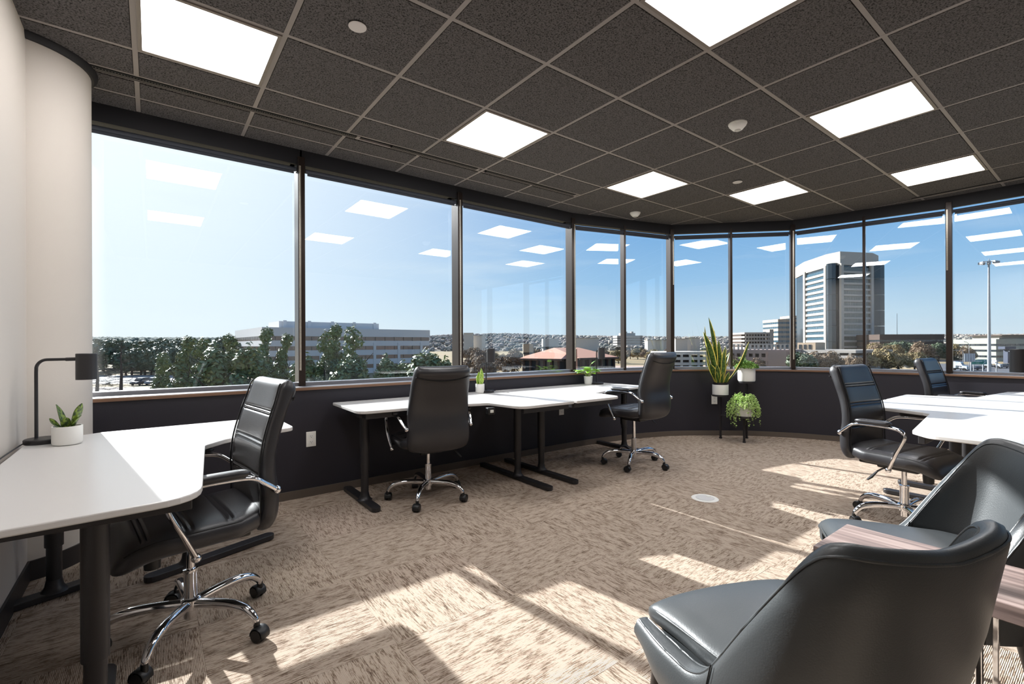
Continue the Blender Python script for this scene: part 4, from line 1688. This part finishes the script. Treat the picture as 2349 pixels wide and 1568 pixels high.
for u, d, tv, kd, lab in [(1838, 128, 800, 'oak_b', 'dark olive tree in front of the banded garage, left one'), (1866, 130, 797, 'brown_a', 'grey brown tree in front of the banded garage, middle one'),
                          (1893, 132, 796, 'brown_a', 'reddish brown tree in front of the banded garage, right one'), (2022, 150, 790, 'brown_b', 'yellow brown tree on the lawn below the tower'),
                          (2060, 150, 802, 'brown_b', 'yellow brown tree on the lawn, middle one'), (2098, 160, 800, 'brown_b', 'yellow brown tree on the lawn, farthest from the tower'),
                          (1960, 150, 806, 'brown_a', 'brown tree beside the banded garage end'), (1725, 120, 812, 'brown_a', 'thin brown tree before the pink wall'), (1690, 140, 806, 'brown_a', 'thin brown tree behind the plant stand'),
                          (1110, 120, 806, 'brown_a', 'dark brown tree right of the middle desk lamp'), (1085, 150, 806, 'brown_a', 'dark brown tree left of the middle desk lamp'), (1165, 135, 800, 'brown_a', 'dark brown tree before the terracotta roof')]:
    tree(kd, u, d, tv, lab, 'single trees on the lawns')


def bare_tree(u, d, top_v, label, seed):
    r = random.Random(seed)
    t = thing('bare_tree', label, 'tree', beyond(u, d, GZ), 0, 'bare trees by the parking lot')
    H = CAMZ + (794 - top_v) / 1082 * d - GZ
    obj('trunk', MB().tube([(0, 0, 0), (.1, 0, H * .3), (0, .1, H * .65), (.1, 0, H * .95)], [.32, .24, .14, .03], 8), M_BARK, t, smooth=60)
    tw = MB()

    def br(p, d0, ln, rad, lv):
        q = p + d0 * ln
        tw.tube([p, (p + q) / 2 + Vector((0, 0, .04 * ln)), q], [rad, rad * .7, rad * .4], 4)
        if lv:
            for _ in range(4):
                dd = (d0 + Vector((r.gauss(0, .45), r.gauss(0, .45), r.gauss(.12, .3)))).normalized()
                br(p.lerp(q, r.uniform(.35, 1)), dd, ln * .6, rad * .5, lv - 1)
    for k in range(46):
        z = H * (.10 + .85 * k / 46)
        a = k * 2.4
        ln = H * .36 * (1 - .75 * k / 46)
        br(Vector((0, 0, z)), Vector((cos(a), sin(a), -.10 + .55 * k / 46)).normalized(), ln * .6, .05 * (1.1 - k / 60), 3)
    obj('branches', tw, M_BARK, t, kind='stuff')


bare_tree(277, 98, 778, 'bare conifer shaped tree in front of the parked cars', 5)
bare_tree(222, 92, 790, 'bare tree half hidden by the white column', 6)




def wood(name, label, u0, u1, d0, d1, prof, n, m, seed, rr):
    r = random.Random(seed)
    mb = MB()
    for _ in range(n):
        f = r.random()
        u = u0 + (u1 - u0) * r.random()
        hh = interp(u, [p[0] for p in prof], [p[1] for p in prof])
        d = d0 + (d1 - d0) * f
        z = GZ - .5 + (hh - GZ) * sin(pi * min(1.0, f * .62))
        p = beyond(u, d, z + rr * .3)
        s = rr * r.uniform(.6, 1.3)
        mb.sphere(tuple(p), (s * 1.3, s * 1.3, s), 6, 4)
    o = obj(name, mb, m, kind='stuff')
    tag(o, label, 'wood', None, 'stuff')


wood('wooded_hillside', 'brown winter woods covering the far hillside', 850, 2600, 700, 1300, [(850, 14), (1060, 25), (1160, 27), (1260, 22), (1420, 19), (1560, 17), (1700, 17), (1900, 18), (2200, 20), (2600, 20)], 6500, mat('hazed_winter_wood', lin(158, 144, 134), .95, noise=(.02, lin(124, 122, 112), .12)), 51, 3.2)  # wood colour lightened to carry the distance haze
wood('wooded_hillside', 'dark green woods on the far ridge behind the parking lot', -100, 900, 420, 850, [(-100, 13), (220, 13), (350, 12), (560, 11), (900, 12)], 3500, mat('green_wood', lin(88, 102, 92), .95, noise=(.03, lin(112, 116, 100), .2)), 52, 3.2)

# ------------------------------------------------------------------ buildings
def block(u0, d0, u1, d1, depth):
    """plan frame: front edge from (u0,d0) to (u1,d1)"""
    a, b = beyond(u0, d0), beyond(u1, d1)
    return a, b


def banded(label, u0, d0, u1, d1, back, zt, levels, name='office_building', mw=M_CONCL, mg=M_GLASSD, ratio=.45, nwin=12, side=True, group=None, z0=GZ, parapet=None, mull=True):
    """storeys of solid spandrel and window band; every window is its own part"""
    a, b = beyond(u0, d0), beyond(u1, d1)
    ln = (b - a).length
    ang = atan2(b.y - a.y, b.x - a.x)
    t = thing(name, label, 'building', (a.x, a.y, z0), ang, group)
    H = zt - z0
    par = parapet if parapet is not None else H / levels * (1 - ratio)
    obj('core', MB().box((ln / 2, back / 2 + .3, H / 2 - .3), (ln - .6, back - .6, H - .6)), mw, t)
    fh = (H - par) / levels
    for k in range(levels):
        z = H - par - fh * (k + 1)
        obj('spandrel', MB().box((ln / 2, back / 2, z + fh * (1 - ratio) / 2), (ln, back, fh * (1 - ratio))), mw, t)
        for (wl, n, sd) in ((ln, nwin, 0), (back, max(2, int(nwin * back / ln)), 1), (back, max(2, int(nwin * back / ln)), 2)):
            if sd and not side:
                continue
            m2 = MB()
            for q in range(n):
                c = (q + .5) * wl / n
                zz = z + fh * (1 - ratio / 2)
                if sd == 0:
                    m2.box((c, .22, zz), (wl / n * .92, .3, fh * ratio * .96))
                else:
                    m2.box((.22 if sd == 1 else ln - .22, c, zz), (.3, wl / n * .92, fh * ratio * .96))
            obj('window_band', m2, mg, t, kind='stuff')
    obj('parapet', MB().box((ln / 2, back / 2, H - par / 2), (ln + .3, back + .3, par)), mw, t)
    return t, ln, H


t, ln, H = banded('white office building with ribbon windows behind the magnolias', 602, 137, 985, 172, 42, 6.7, 4, mw=mat('white_precast', lin(206, 202, 198), .85), mg=M_GLASST, ratio=.43, nwin=16, parapet=2.6)
obj('penthouse', MB().box((ln * .42, 16, H + 1.0), (ln * .60, 14, 2.6)), MATS['white_precast'], t)
for k in range(5):
    obj('penthouse_fin', MB().box((ln * (.15 + .135 * k), 8.9, H + 1.2), (1.0, .5, 2.8)), MATS['white_precast'], t)
for k in range(5):
    obj('pier', MB().box((ln * (.3 + .16 * k), -.05, H * .36), (.9, .4, H * .66)), MATS['white_precast'], t)

# terracotta roofed buildings
def lowroof(label, u0, d0, u1, d1, back, zeave, zridge, wall=M_GLASSD):
    a, b = beyond(u0, d0), beyond(u1, d1)
    ln = (b - a).length
    t = thing('low_building', label, 'building', (a.x, a.y, GZ), atan2(b.y - a.y, b.x - a.x), 'terracotta roofed low buildings')
    e, rg = zeave - GZ, zridge - GZ
    obj('wall', MB().box((ln / 2, back / 2, e / 2), (ln - 2, back - 2, e)), wall, t)
    rf = MB()
    rf.add([(0, 0, e), (ln, 0, e), (ln, back, e), (0, back, e), (3, back * .55, rg), (ln - 3, back * .55, rg)], [(0, 1, 5, 4), (1, 2, 5), (2, 3, 4, 5), (3, 0, 4), (3, 2, 1, 0)])
    obj('roof', rf, M_TERRA, t)
    obj('fascia', MB().box((ln / 2, .1, e - .2), (ln, .3, .5)), M_BROWNB, t)
    for k in range(6):
        obj('pier', MB().box((ln * (k + .5) / 6, .7, e / 2), (.5, .5, e)), M_BROWNB, t)
    return t


lowroof('low terracotta roofed building in the third window', 1190, 125, 1287, 118, 22, -2.4, .1)
lowroof('low terracotta roofed building behind the pothos plant', 1330, 118, 1420, 128, 22, -2.2, .4)
t = thing('brick_pylon', 'tapered terracotta pylon beside the third mullion', 'pylon', beyond(1317, 108, GZ), -YAW)
obj('shaft', MB().loft([[(-.9, -.5, 0), (.9, -.5, 0), (.9, .5, 0), (-.9, .5, 0)], [(-.55, -.4, 7.6), (.6, -.4, 7.6), (.6, .4, 7.6), (-.55, .4, 7.6)]]), M_TERRA, t)
obj('cap', MB().loft([[(-.55, -.4, 7.6), (.6, -.4, 7.6), (.6, .4, 7.6), (-.55, .4, 7.6)], [(.55, -.4, 8.3), (.6, -.4, 8.3), (.6, .4, 8.3), (.55, .4, 8.3)]]), M_TERRA, t)
banded('tan block rising behind the low terracotta roof', 1201, 190, 1222, 190, 8, 1.6, 2, 'tan_building', M_TAN, M_GLASSD, .3, 3)
banded('white block on the slope behind the third mullion', 1246, 260, 1281, 260, 10, 4.6, 2, 'white_building', M_CONCL, M_GLASSD, .3, 4)
t, ln, H = banded('distant broad building on the hilltop in the first corner window', 1416, 700, 1474, 700, 30, 14.5, 3, 'hilltop_building', M_CONC, M_GLASSD, .3, 10, z0=0)
obj('roof_storey', MB().box((ln * .48, 15, H + 2), (ln * .55, 18, 4)), M_CONC, t)
obj('roof_box', MB().box((ln * .40, 12, H + 5), (4, 6, 2.4)).box((ln * .66, 12, H + 5), (3, 6, 2.4)), M_CONC, t, kind='stuff')
for k, (u, d, zt, w_) in enumerate([(1075, 640, 17, 12), (1100, 660, 14, 16), (1345, 520, 8, 26), (1508, 420, 4.6, 20), (1560, 560, 7.5, 14), (1585, 580, 8.5, 18)]):
    b0 = beyond(u, d)
    t = thing('distant_house', 'small pale building on the far hillside, %s' % ['first from the left', 'second from the left', 'above the terracotta roof', 'behind the fourth mullion', 'left of the snake plant', 'behind the tall snake plant'][k], 'building', (b0.x, b0.y, GZ), -YAW, 'pale buildings on the far hillside')
    obj('wall', MB().box((0, 0, (zt - GZ) / 2), (w_, 10, zt - GZ)), M_CONCL, t)
    obj('roof', MB().box((0, 0, zt - GZ + .4), (w_ + 1, 11, .8)), M_CONC, t)


# parking garages: open decks
def garage(label, u0, d0, u1, d1, back, zt, decks, mw, ncol=9, z0=GZ):
    a, b = beyond(u0, d0), beyond(u1, d1)
    ln = (b - a).length
    t = thing('parking_garage', label, 'building', (a.x, a.y, z0), atan2(b.y - a.y, b.x - a.x), 'open deck parking garages')
    H = zt - z0
    fh = H / decks
    obj('core', MB().box((ln / 2, back * .62, H / 2 - .6), (ln - 1, back * .7, H - 1.4)), M_BROWNB, t)
    for k in range(decks):
        obj('deck', MB().box((ln / 2, back / 2, H - fh * k - fh * .26), (ln, back, fh * .52)), mw, t)
    for k in range(ncol):
        obj('pillar', MB().box((ln * (k + .5) / ncol, .25, H / 2), (.7, .4, H)), mw, t)
    return t, ln, H


garage('pale parking garage behind the raised chair', 1535, 150, 1632, 150, 20, -1.2, 4, M_CONCL, 5)
t, ln, H = garage('long pinkish parking garage with roof columns behind the plant stand', 1640, 165, 1812, 150, 26, -.7, 3, mat('pink_concrete', lin(156, 136, 126), .85), 12)
obj('blank_wall', MB().box((ln * .86, -.2, H / 2 - .3), (ln * .26, .5, H - .6)), MATS['pink_concrete'], t)
for k in range(9):
    for s in (-1, 1):
        obj('roof_column', MB().box((ln * (k + .6) / 9 + s * .7, 1.2, H + .9), (.45, .45, 1.8)).box((ln * (k + .6) / 9 + s * .7, 1.2, H + 1.75), (1.1, .8, .25)), M_CONCL, t)
t, ln, H = garage('distant five deck garage left of the tan offices', 1708, 420, 1766, 420, 26, 11.6, 6, M_CONC, 9)
obj('stair_tower', MB().box((ln + 1.6, 3, H / 2 + 1.3), (3.4, 6, H + 2.6)), M_CONC, t)
t, ln, H = garage('banded concrete garage at the foot of the tower', 1815, 168, 1963, 150, 24, -.9, 4, M_CONC, 6)
obj('roof_block', MB().box((ln * .20, 5, H + 1.2), (ln * .30, 6, 2.6)), M_TAN, t)
for k in range(3):
    obj('roof_door', MB().box((ln * (.10 + .08 * k), 1.95, H + 1.0), (.9, .2, 1.6)), M_GLASSD, t)

# tan offices stepping up beside the tower
banded('tan stepped office block left of the tower', 1785, 430, 1850, 430, 26, 23.8, 7, 'office_building', mat('tan_precast', lin(190, 168, 146), .85), M_GLASSB, .46, 7)
banded('lower tan office step left of the tower', 1776, 462, 1792, 462, 20, 22.0, 7, 'office_building', MATS['tan_precast'], M_GLASSB, .46, 3)
banded('tan office step touching the tower', 1815, 490, 1850, 490, 20, 30.5, 8, 'office_building', MATS['tan_precast'], M_GLASSB, .46, 4)

# the tower
def tower():
    pl = [beyond(1845, 361), beyond(1897, 330), beyond(1928, 320), beyond(2003, 326), beyond(2016, 336)]
    o = pl[2]
    ang = atan2(pl[3].y - pl[2].y, pl[3].x - pl[2].x)
    t = thing('office_tower', 'tall concrete office tower with ribbon windows and glass corners', 'building', (o.x, o.y, GZ), ang)
    Mi = Matrix.Rotation(-ang, 3, 'Z')

    def loc(p):
        q = Mi @ (p - o)
        return Vector((q.x, q.y))
    P = [loc(p) for p in pl]
    H = 63.8 - GZ
    Hl = H
    back = 46
    foot = [P[0], P[1], P[2], P[3], P[4], P[4] + Vector((4, back * .6)), P[0] + Vector((14, back * .5))]
    obj('core', MB().prism([(p.x * .97 + .8, p.y * .97 + .9) for p in foot], 0, H - 3), M_GLASSD, t)
    conc = mat('tower_concrete', lin(176, 168, 158), .85)
    obj('crown_band', MB().prism([(p.x, p.y) for p in foot], H - 9.0, H), conc, t)
    nfl = 15
    top = H - 10.5
    fh = top / (nfl + .6)

    def face(p, q, name_s, name_w, n, mg, inset=.5, frac=.36, ends=.08):
        d = q - p
        L_ = d.length
        d.normalize()
        nrm = Vector((d.y, -d.x))
        a = atan2(d.y, d.x)
        for k in range(nfl + 1):
            z = top - fh * (k + 1)
            if z < 0:
                continue
            c = (p + q) / 2 - nrm * .2
            obj(name_s, MB().box((c.x, c.y, z + fh * frac / 2), (L_ * (1 - 2 * ends), 1.0, fh * frac), a), conc, t)
            mb2 = MB()
            for i in range(n):
                s = L_ * ends + L_ * (1 - 2 * ends) * (i + .5) / n
                cc = p + d * s - nrm * inset
                mb2.box((cc.x, cc.y, z + fh * (frac + (1 - frac) / 2)), (L_ * (1 - 2 * ends) / n * .94, .3, fh * (1 - frac) * .97), a)
            obj(name_w, mb2, mg, t, kind='stuff')
        for e in (ends / 2, 1 - ends / 2):
            c = p + (q - p) * e
            obj('pier', MB().box((c.x, c.y, (H - 8) / 2), (L_ * ends, 1.6, H - 8), a), conc, t)
    face(P[0], P[1], 'spandrel', 'window_band', 12, M_GLASSB, frac=.42)
    face(P[2], P[3], 'spandrel', 'window_band', 16, mat('grey_window', lin(104, 102, 94), .15, 0, .7), frac=.34)
    # glass corner shafts
    for a_, b_ in ((P[1], P[2]), (P[3], P[4])):
        c = (a_ + b_) / 2
        m2 = MB()
        r0 = (b_ - a_).length * .36
        for k in range(6):
            m2.lathe([(r0, H * k / 6 * .9), (r0, H * (k + .97) / 6 * .9)], (c.x, c.y + .6, 0), 10)
        obj('glass_corner', m2, M_GLASSD, t, kind='stuff')


tower()
banded('long dark flat roofed building in the wood right of the tower', 2018, 300, 2165, 300, 20, 7.0, 3, 'dark_building', M_BROWNB, M_GLASSD, .3, 18)
t, ln, H = banded('pale office building with long window bands at the right picture edge', 2285, 235, 2440, 235, 24, 3.2, 3, 'office_building', mat('sage_concrete', lin(150, 150, 138), .85), M_GLASSD, .35, 14)
obj('roof_storey', MB().box((ln * .5, 12, H + .7), (ln * .6, 14, 1.8)), M_CONC, t)
obj('roof_overhang', MB().box((ln * .5, 11, H + 1.9), (ln * .7, 18, .5)), M_BROWNB, t)


# ------------------------------------------------------------------ masts, signs, vehicles
def pole(name, label, u, d, top_v, r0=.16, cat='pole'):
    zt = CAMZ + (787 - top_v) / 1082 * d
    t = thing(name, label, cat, beyond(u, d, GZ), -YAW)
    obj('shaft', MB().cyl((0, 0, 0), (0, 0, zt - GZ), r0, r0 * .45, 10), M_STEEL, t, smooth=60)
    return t, zt - GZ


t, h = pole('light_mast', 'tall highway light mast with a ring of floodlights', 2269, 120, 602, .42, 'mast')
for k in range(8):
    a = 2 * pi * k / 8
    obj('floodlight', MB().box((cos(a) * 1.6, sin(a) * 1.6, h - .1), (.75, .75, .5), a).box((cos(a) * .8, sin(a) * .8, h + .25), (1.6, .12, .12), a), M_STEEL, t)
obj('finial', MB().cyl((0, 0, h), (0, 0, h + 1.0), .15, .05, 8), M_STEEL, t)
t, h = pole('street_light', 'white street light pole at the far right, by the desk lamp', 2317, 120, 806, .16)
obj('lamp_arm', MB().box((.5, 0, h), (1.4, .25, .18)), M_STEEL, t)
t, h = pole('street_light', 'curved street light above the grey sign', 2223, 150, 790, .12)
obj('lamp_arm', MB().tube([(0, 0, h), (-.6, 0, h + .7), (-1.8, 0, h + 1.0)], .07, 8), M_STEEL, t)
t, h = pole('short_post', 'short pale post right of the light mast', 2286, 112, 828, .2)
obj('cap', MB().box((0, 0, h), (.55, .5, .5)), M_STEEL, t)
t, h = pole('antenna', 'thin radio antenna above the dark building', 2058, 330, 718, .22)
t, h = pole('traffic_signal', 'traffic signal arm above the lawn', 2209, 190, 803, .12)
obj('signal_arm', MB().box((-3.2, 0, h), (6.4, .16, .16)), M_STEEL, t)

# green guide sign
sg = thing('guide_sign', 'green highway guide sign reading a road name with an arrow', 'sign', beyond(2245.5, 150, GZ), -YAW)
SW, SH = 4.95, 1.60
zs = CAMZ - (830 - 787) / 1082 * 150 - GZ
obj('sign_panel', MB().prism(fillet([(-SW / 2, -SH / 2, .2), (SW / 2, -SH / 2, .2), (SW / 2, SH / 2, .2), (-SW / 2, SH / 2, .2)], 4), 0, .1), M_SIGNG, sg, loc=(0, 0, zs), rot=(pi / 2, 0, 0))
for s in (-1, 1):
    obj('post', MB().box((s * 1.5, .25, (zs) / 2), (.2, .2, zs)), M_STEEL, sg)
b = MB()
for c, s in (((0, SH / 2 - .05), (SW - .2, .05)), ((0, -SH / 2 + .05), (SW - .2, .05)), ((SW / 2 - .05, 0), (.05, SH - .2)), ((-SW / 2 + .05, 0), (.05, SH - .2))):
    b.box((c[0], -.11, zs + c[1]), (s[0], .02, s[1]))
obj('border', b, M_SIGNW, sg)
fc = bpy.data.curves.new('lettering', 'FONT')
fc.body = "O'Connor Rd"
fc.size = .80
fc.extrude = .01
fc.offset = .012
fc.align_x = 'CENTER'
fo = bpy.data.objects.new('lettering', fc)
COL.objects.link(fo)
dg = bpy.context.evaluated_depsgraph_get()
me = bpy.data.meshes.new_from_object(fo.evaluated_get(dg))
bpy.data.objects.remove(fo)
me.materials.clear()
me.materials.append(M_SIGNW)
o = obj('lettering', me, None, sg, loc=(0, -.115, zs + .10), rot=(pi / 2, 0, 0))
ar = MB()
ar.box((SW / 2 - .95, -.115, zs - .38), (.62, .02, .13), 0, 0, -pi / 4)
ar.add([(SW / 2 - .48, -.125, zs - .06), (SW / 2 - .95, -.125, zs - .10), (SW / 2 - .53, -.125, zs - .52)], [(0, 1, 2)])
obj('arrow', ar, M_SIGNW, sg)
# back of a second sign
t = thing('sign_back', 'grey back of a road sign left of the green sign', 'sign', beyond(2224, 148, GZ), -YAW)
z2 = CAMZ - (820 - 787) / 1082 * 148 - GZ
obj('panel', MB().box((0, 0, z2), (3.4, .08, 2.6)), mat('sign_back_grey', lin(176, 180, 184), .5), t)
for k in range(4):
    obj('stiffener', MB().box((-1.2 + .8 * k, -.08, z2), (.10, .08, 2.5)), M_STEEL, t)
obj('post', MB().box((.4, -.05, z2 / 2), (.28, .2, z2)), M_STEEL, t)

# guard rail along the road
t = thing('guard_rail', 'long pale guard rail along the road below the right windows', 'guard rail', beyond(2000, 128, GZ), 0)
p0, p1 = beyond(2000, 128) - beyond(2000, 128), beyond(2180, 117) - beyond(2000, 128)
obj('rail', MB().tube([p0 + Vector((0, 0, .75)), p1 + Vector((0, 0, .75))], .12, 6), M_STEEL, t)
for k in range(20):
    q = p0.lerp(p1, k / 19)
    obj('post', MB().box((q.x, q.y, .4), (.12, .12, .8)), M_STEEL, t)


def car(label, u, d, head, m, suv=False, group='cars on the highway'):
    t = thing('car', label, 'car', beyond(u, d, GZ + .05), -YAW + head, group)
    hh = 1.75 if suv else 1.42
    ln = 4.6
    prof = [(-2.3, .35), (-2.3, .85), (-2.15, .98), (-1.75, hh - .05), (-.2 if not suv else -.6, hh), (.45, hh - .03), (1.05, .98), (2.1, .88), (2.3, .7), (2.3, .35)]
    rings = []
    for y, s in ((-.9, .94), (-.8, 1), (.8, 1), (.9, .94)):
        rings.append([(x, y * (1 if z < 1 else .88), .35 + (z - .35) * s) for x, z in prof])
    obj('body', MB().loft(rings), m, t, bevel=.05)
    gl = MB()
    gl.box((-.55, 0, (hh + 1) / 2 + .02), (1.7, 1.66, (hh - 1) * .62))
    obj('side_window', gl, M_GLASSD, t)
    obj('windscreen', MB().box((.80, 0, (hh + 1) / 2), (.05, 1.38, (hh - 1) * 1.05), 0, 0, -.92), M_GLASSD, t)
    obj('rear_window', MB().box((-1.97, 0, (hh + 1) / 2), (.05, 1.38, (hh - 1) * .85), 0, 0, .55), M_GLASSD, t)
    for x in (-1.42, 1.42):
        for y in (-.82, .82):
            obj('wheel', MB().cyl((x, y - .1, .33), (x, y + .1, .33), .33, n=14), M_TYRE, t, smooth=40)
    for y in (-.6, .6):
        obj('headlight', MB().box((2.27, y, .72), (.08, .34, .14)), M_CARW, t)


car('dark blue pickup style car parked in the lot, left of the pair', 323, 112, -pi / 2, M_CARD, True, 'parked cars in the lot')
car('grey car parked in the lot, right of the pair', 355, 113, -pi / 2, mat('car_grey', lin(120, 124, 130), .3), True, 'parked cars in the lot')
car('white car beside the white truck on the highway', 2216, 160, .35, M_CARW)
car('dark car below the green sign on the highway', 2242, 160, .3, M_CARD)
car('dark car right of the light mast on the highway', 2297, 172, .3, M_CARD)
car('dark car farther right on the highway, by the street light', 2312, 178, .3, mat('car_black', lin(34, 36, 40), .25))
car('dark car at the right picture edge on the highway', 2331, 168, .3, M_CARD)


def truck(label, u, d, head):
    t = thing('truck', label, 'truck', beyond(u, d, GZ + .05), -YAW + head, 'white trucks on the highway')
    obj('cab', MB().loft([[(1.2, -1, .6), (2.3, -1, .6), (2.3, 1, .6), (1.2, 1, .6)], [(1.0, -1, 1.6), (2.3, -1, 1.5), (2.3, 1, 1.5), (1.0, 1, 1.6)], [(-.6, -1, 1.7), (1.2, -1, 1.7), (1.2, 1, 1.7), (-.6, 1, 1.7)], [(-.6, -1, 2.9), (.6, -.95, 2.9), (.6, .95, 2.9), (-.6, 1, 2.9)]]), M_CARW, t)
    obj('sleeper', MB().box((-1.2, 0, 1.9), (1.5, 2.0, 2.2)), M_CARW, t, bevel=.1)
    obj('windscreen', MB().box((.95, 0, 2.25), (.06, 1.7, .75), 0, 0, -.45), M_GLASSD, t)
    obj('grille', MB().box((2.33, 0, 1.0), (.08, 1.0, .6)), M_STEEL, t)
    obj('bumper', MB().box((2.35, 0, .5), (.25, 2.1, .3)), M_STEEL, t)
    for x in (-1.6, 1.6):
        for y in (-.95, .95):
            obj('wheel', MB().cyl((x, y - .15, .48), (x, y + .15, .48), .48, n=14), M_TYRE, t, smooth=40)
    obj('chassis', MB().box((-.2, 0, .7), (4.2, 1.0, .3)), M_TYRE, t)


truck('white truck cab beside the last mullion on the highway', 2200, 158, -1.1)
truck('white truck cab right of the light mast on the highway', 2277, 172, -1.1)
# dark overpass shelter
t = thing('overpass_pier', 'dark blue overpass pier beyond the highway', 'pier', beyond(2310, 215, GZ), -YAW)
obj('cap', MB().box((0, 0, 7.0), (5, 3, 1.2)), mat('navy_concrete', lin(58, 66, 84), .8), t)
obj('column', MB().box((.6, 0, 3.2), (2.6, 2, 6.4)), MATS['navy_concrete'], t)
# white steel lattice below the third window
t = thing('steel_frame', 'white steel lattice structure below the third window', 'structure', beyond(1139, 75, GZ), -YAW)
for k in range(4):
    obj('column', MB().box((-.9 + .6 * k, 0, 2.3), (.12, .12, 4.6)), M_CARW, t)
for k in range(5):
    obj('beam', MB().box((0, 0, 1.0 + .85 * k), (2.0, .12, .14)), M_CARW, t)
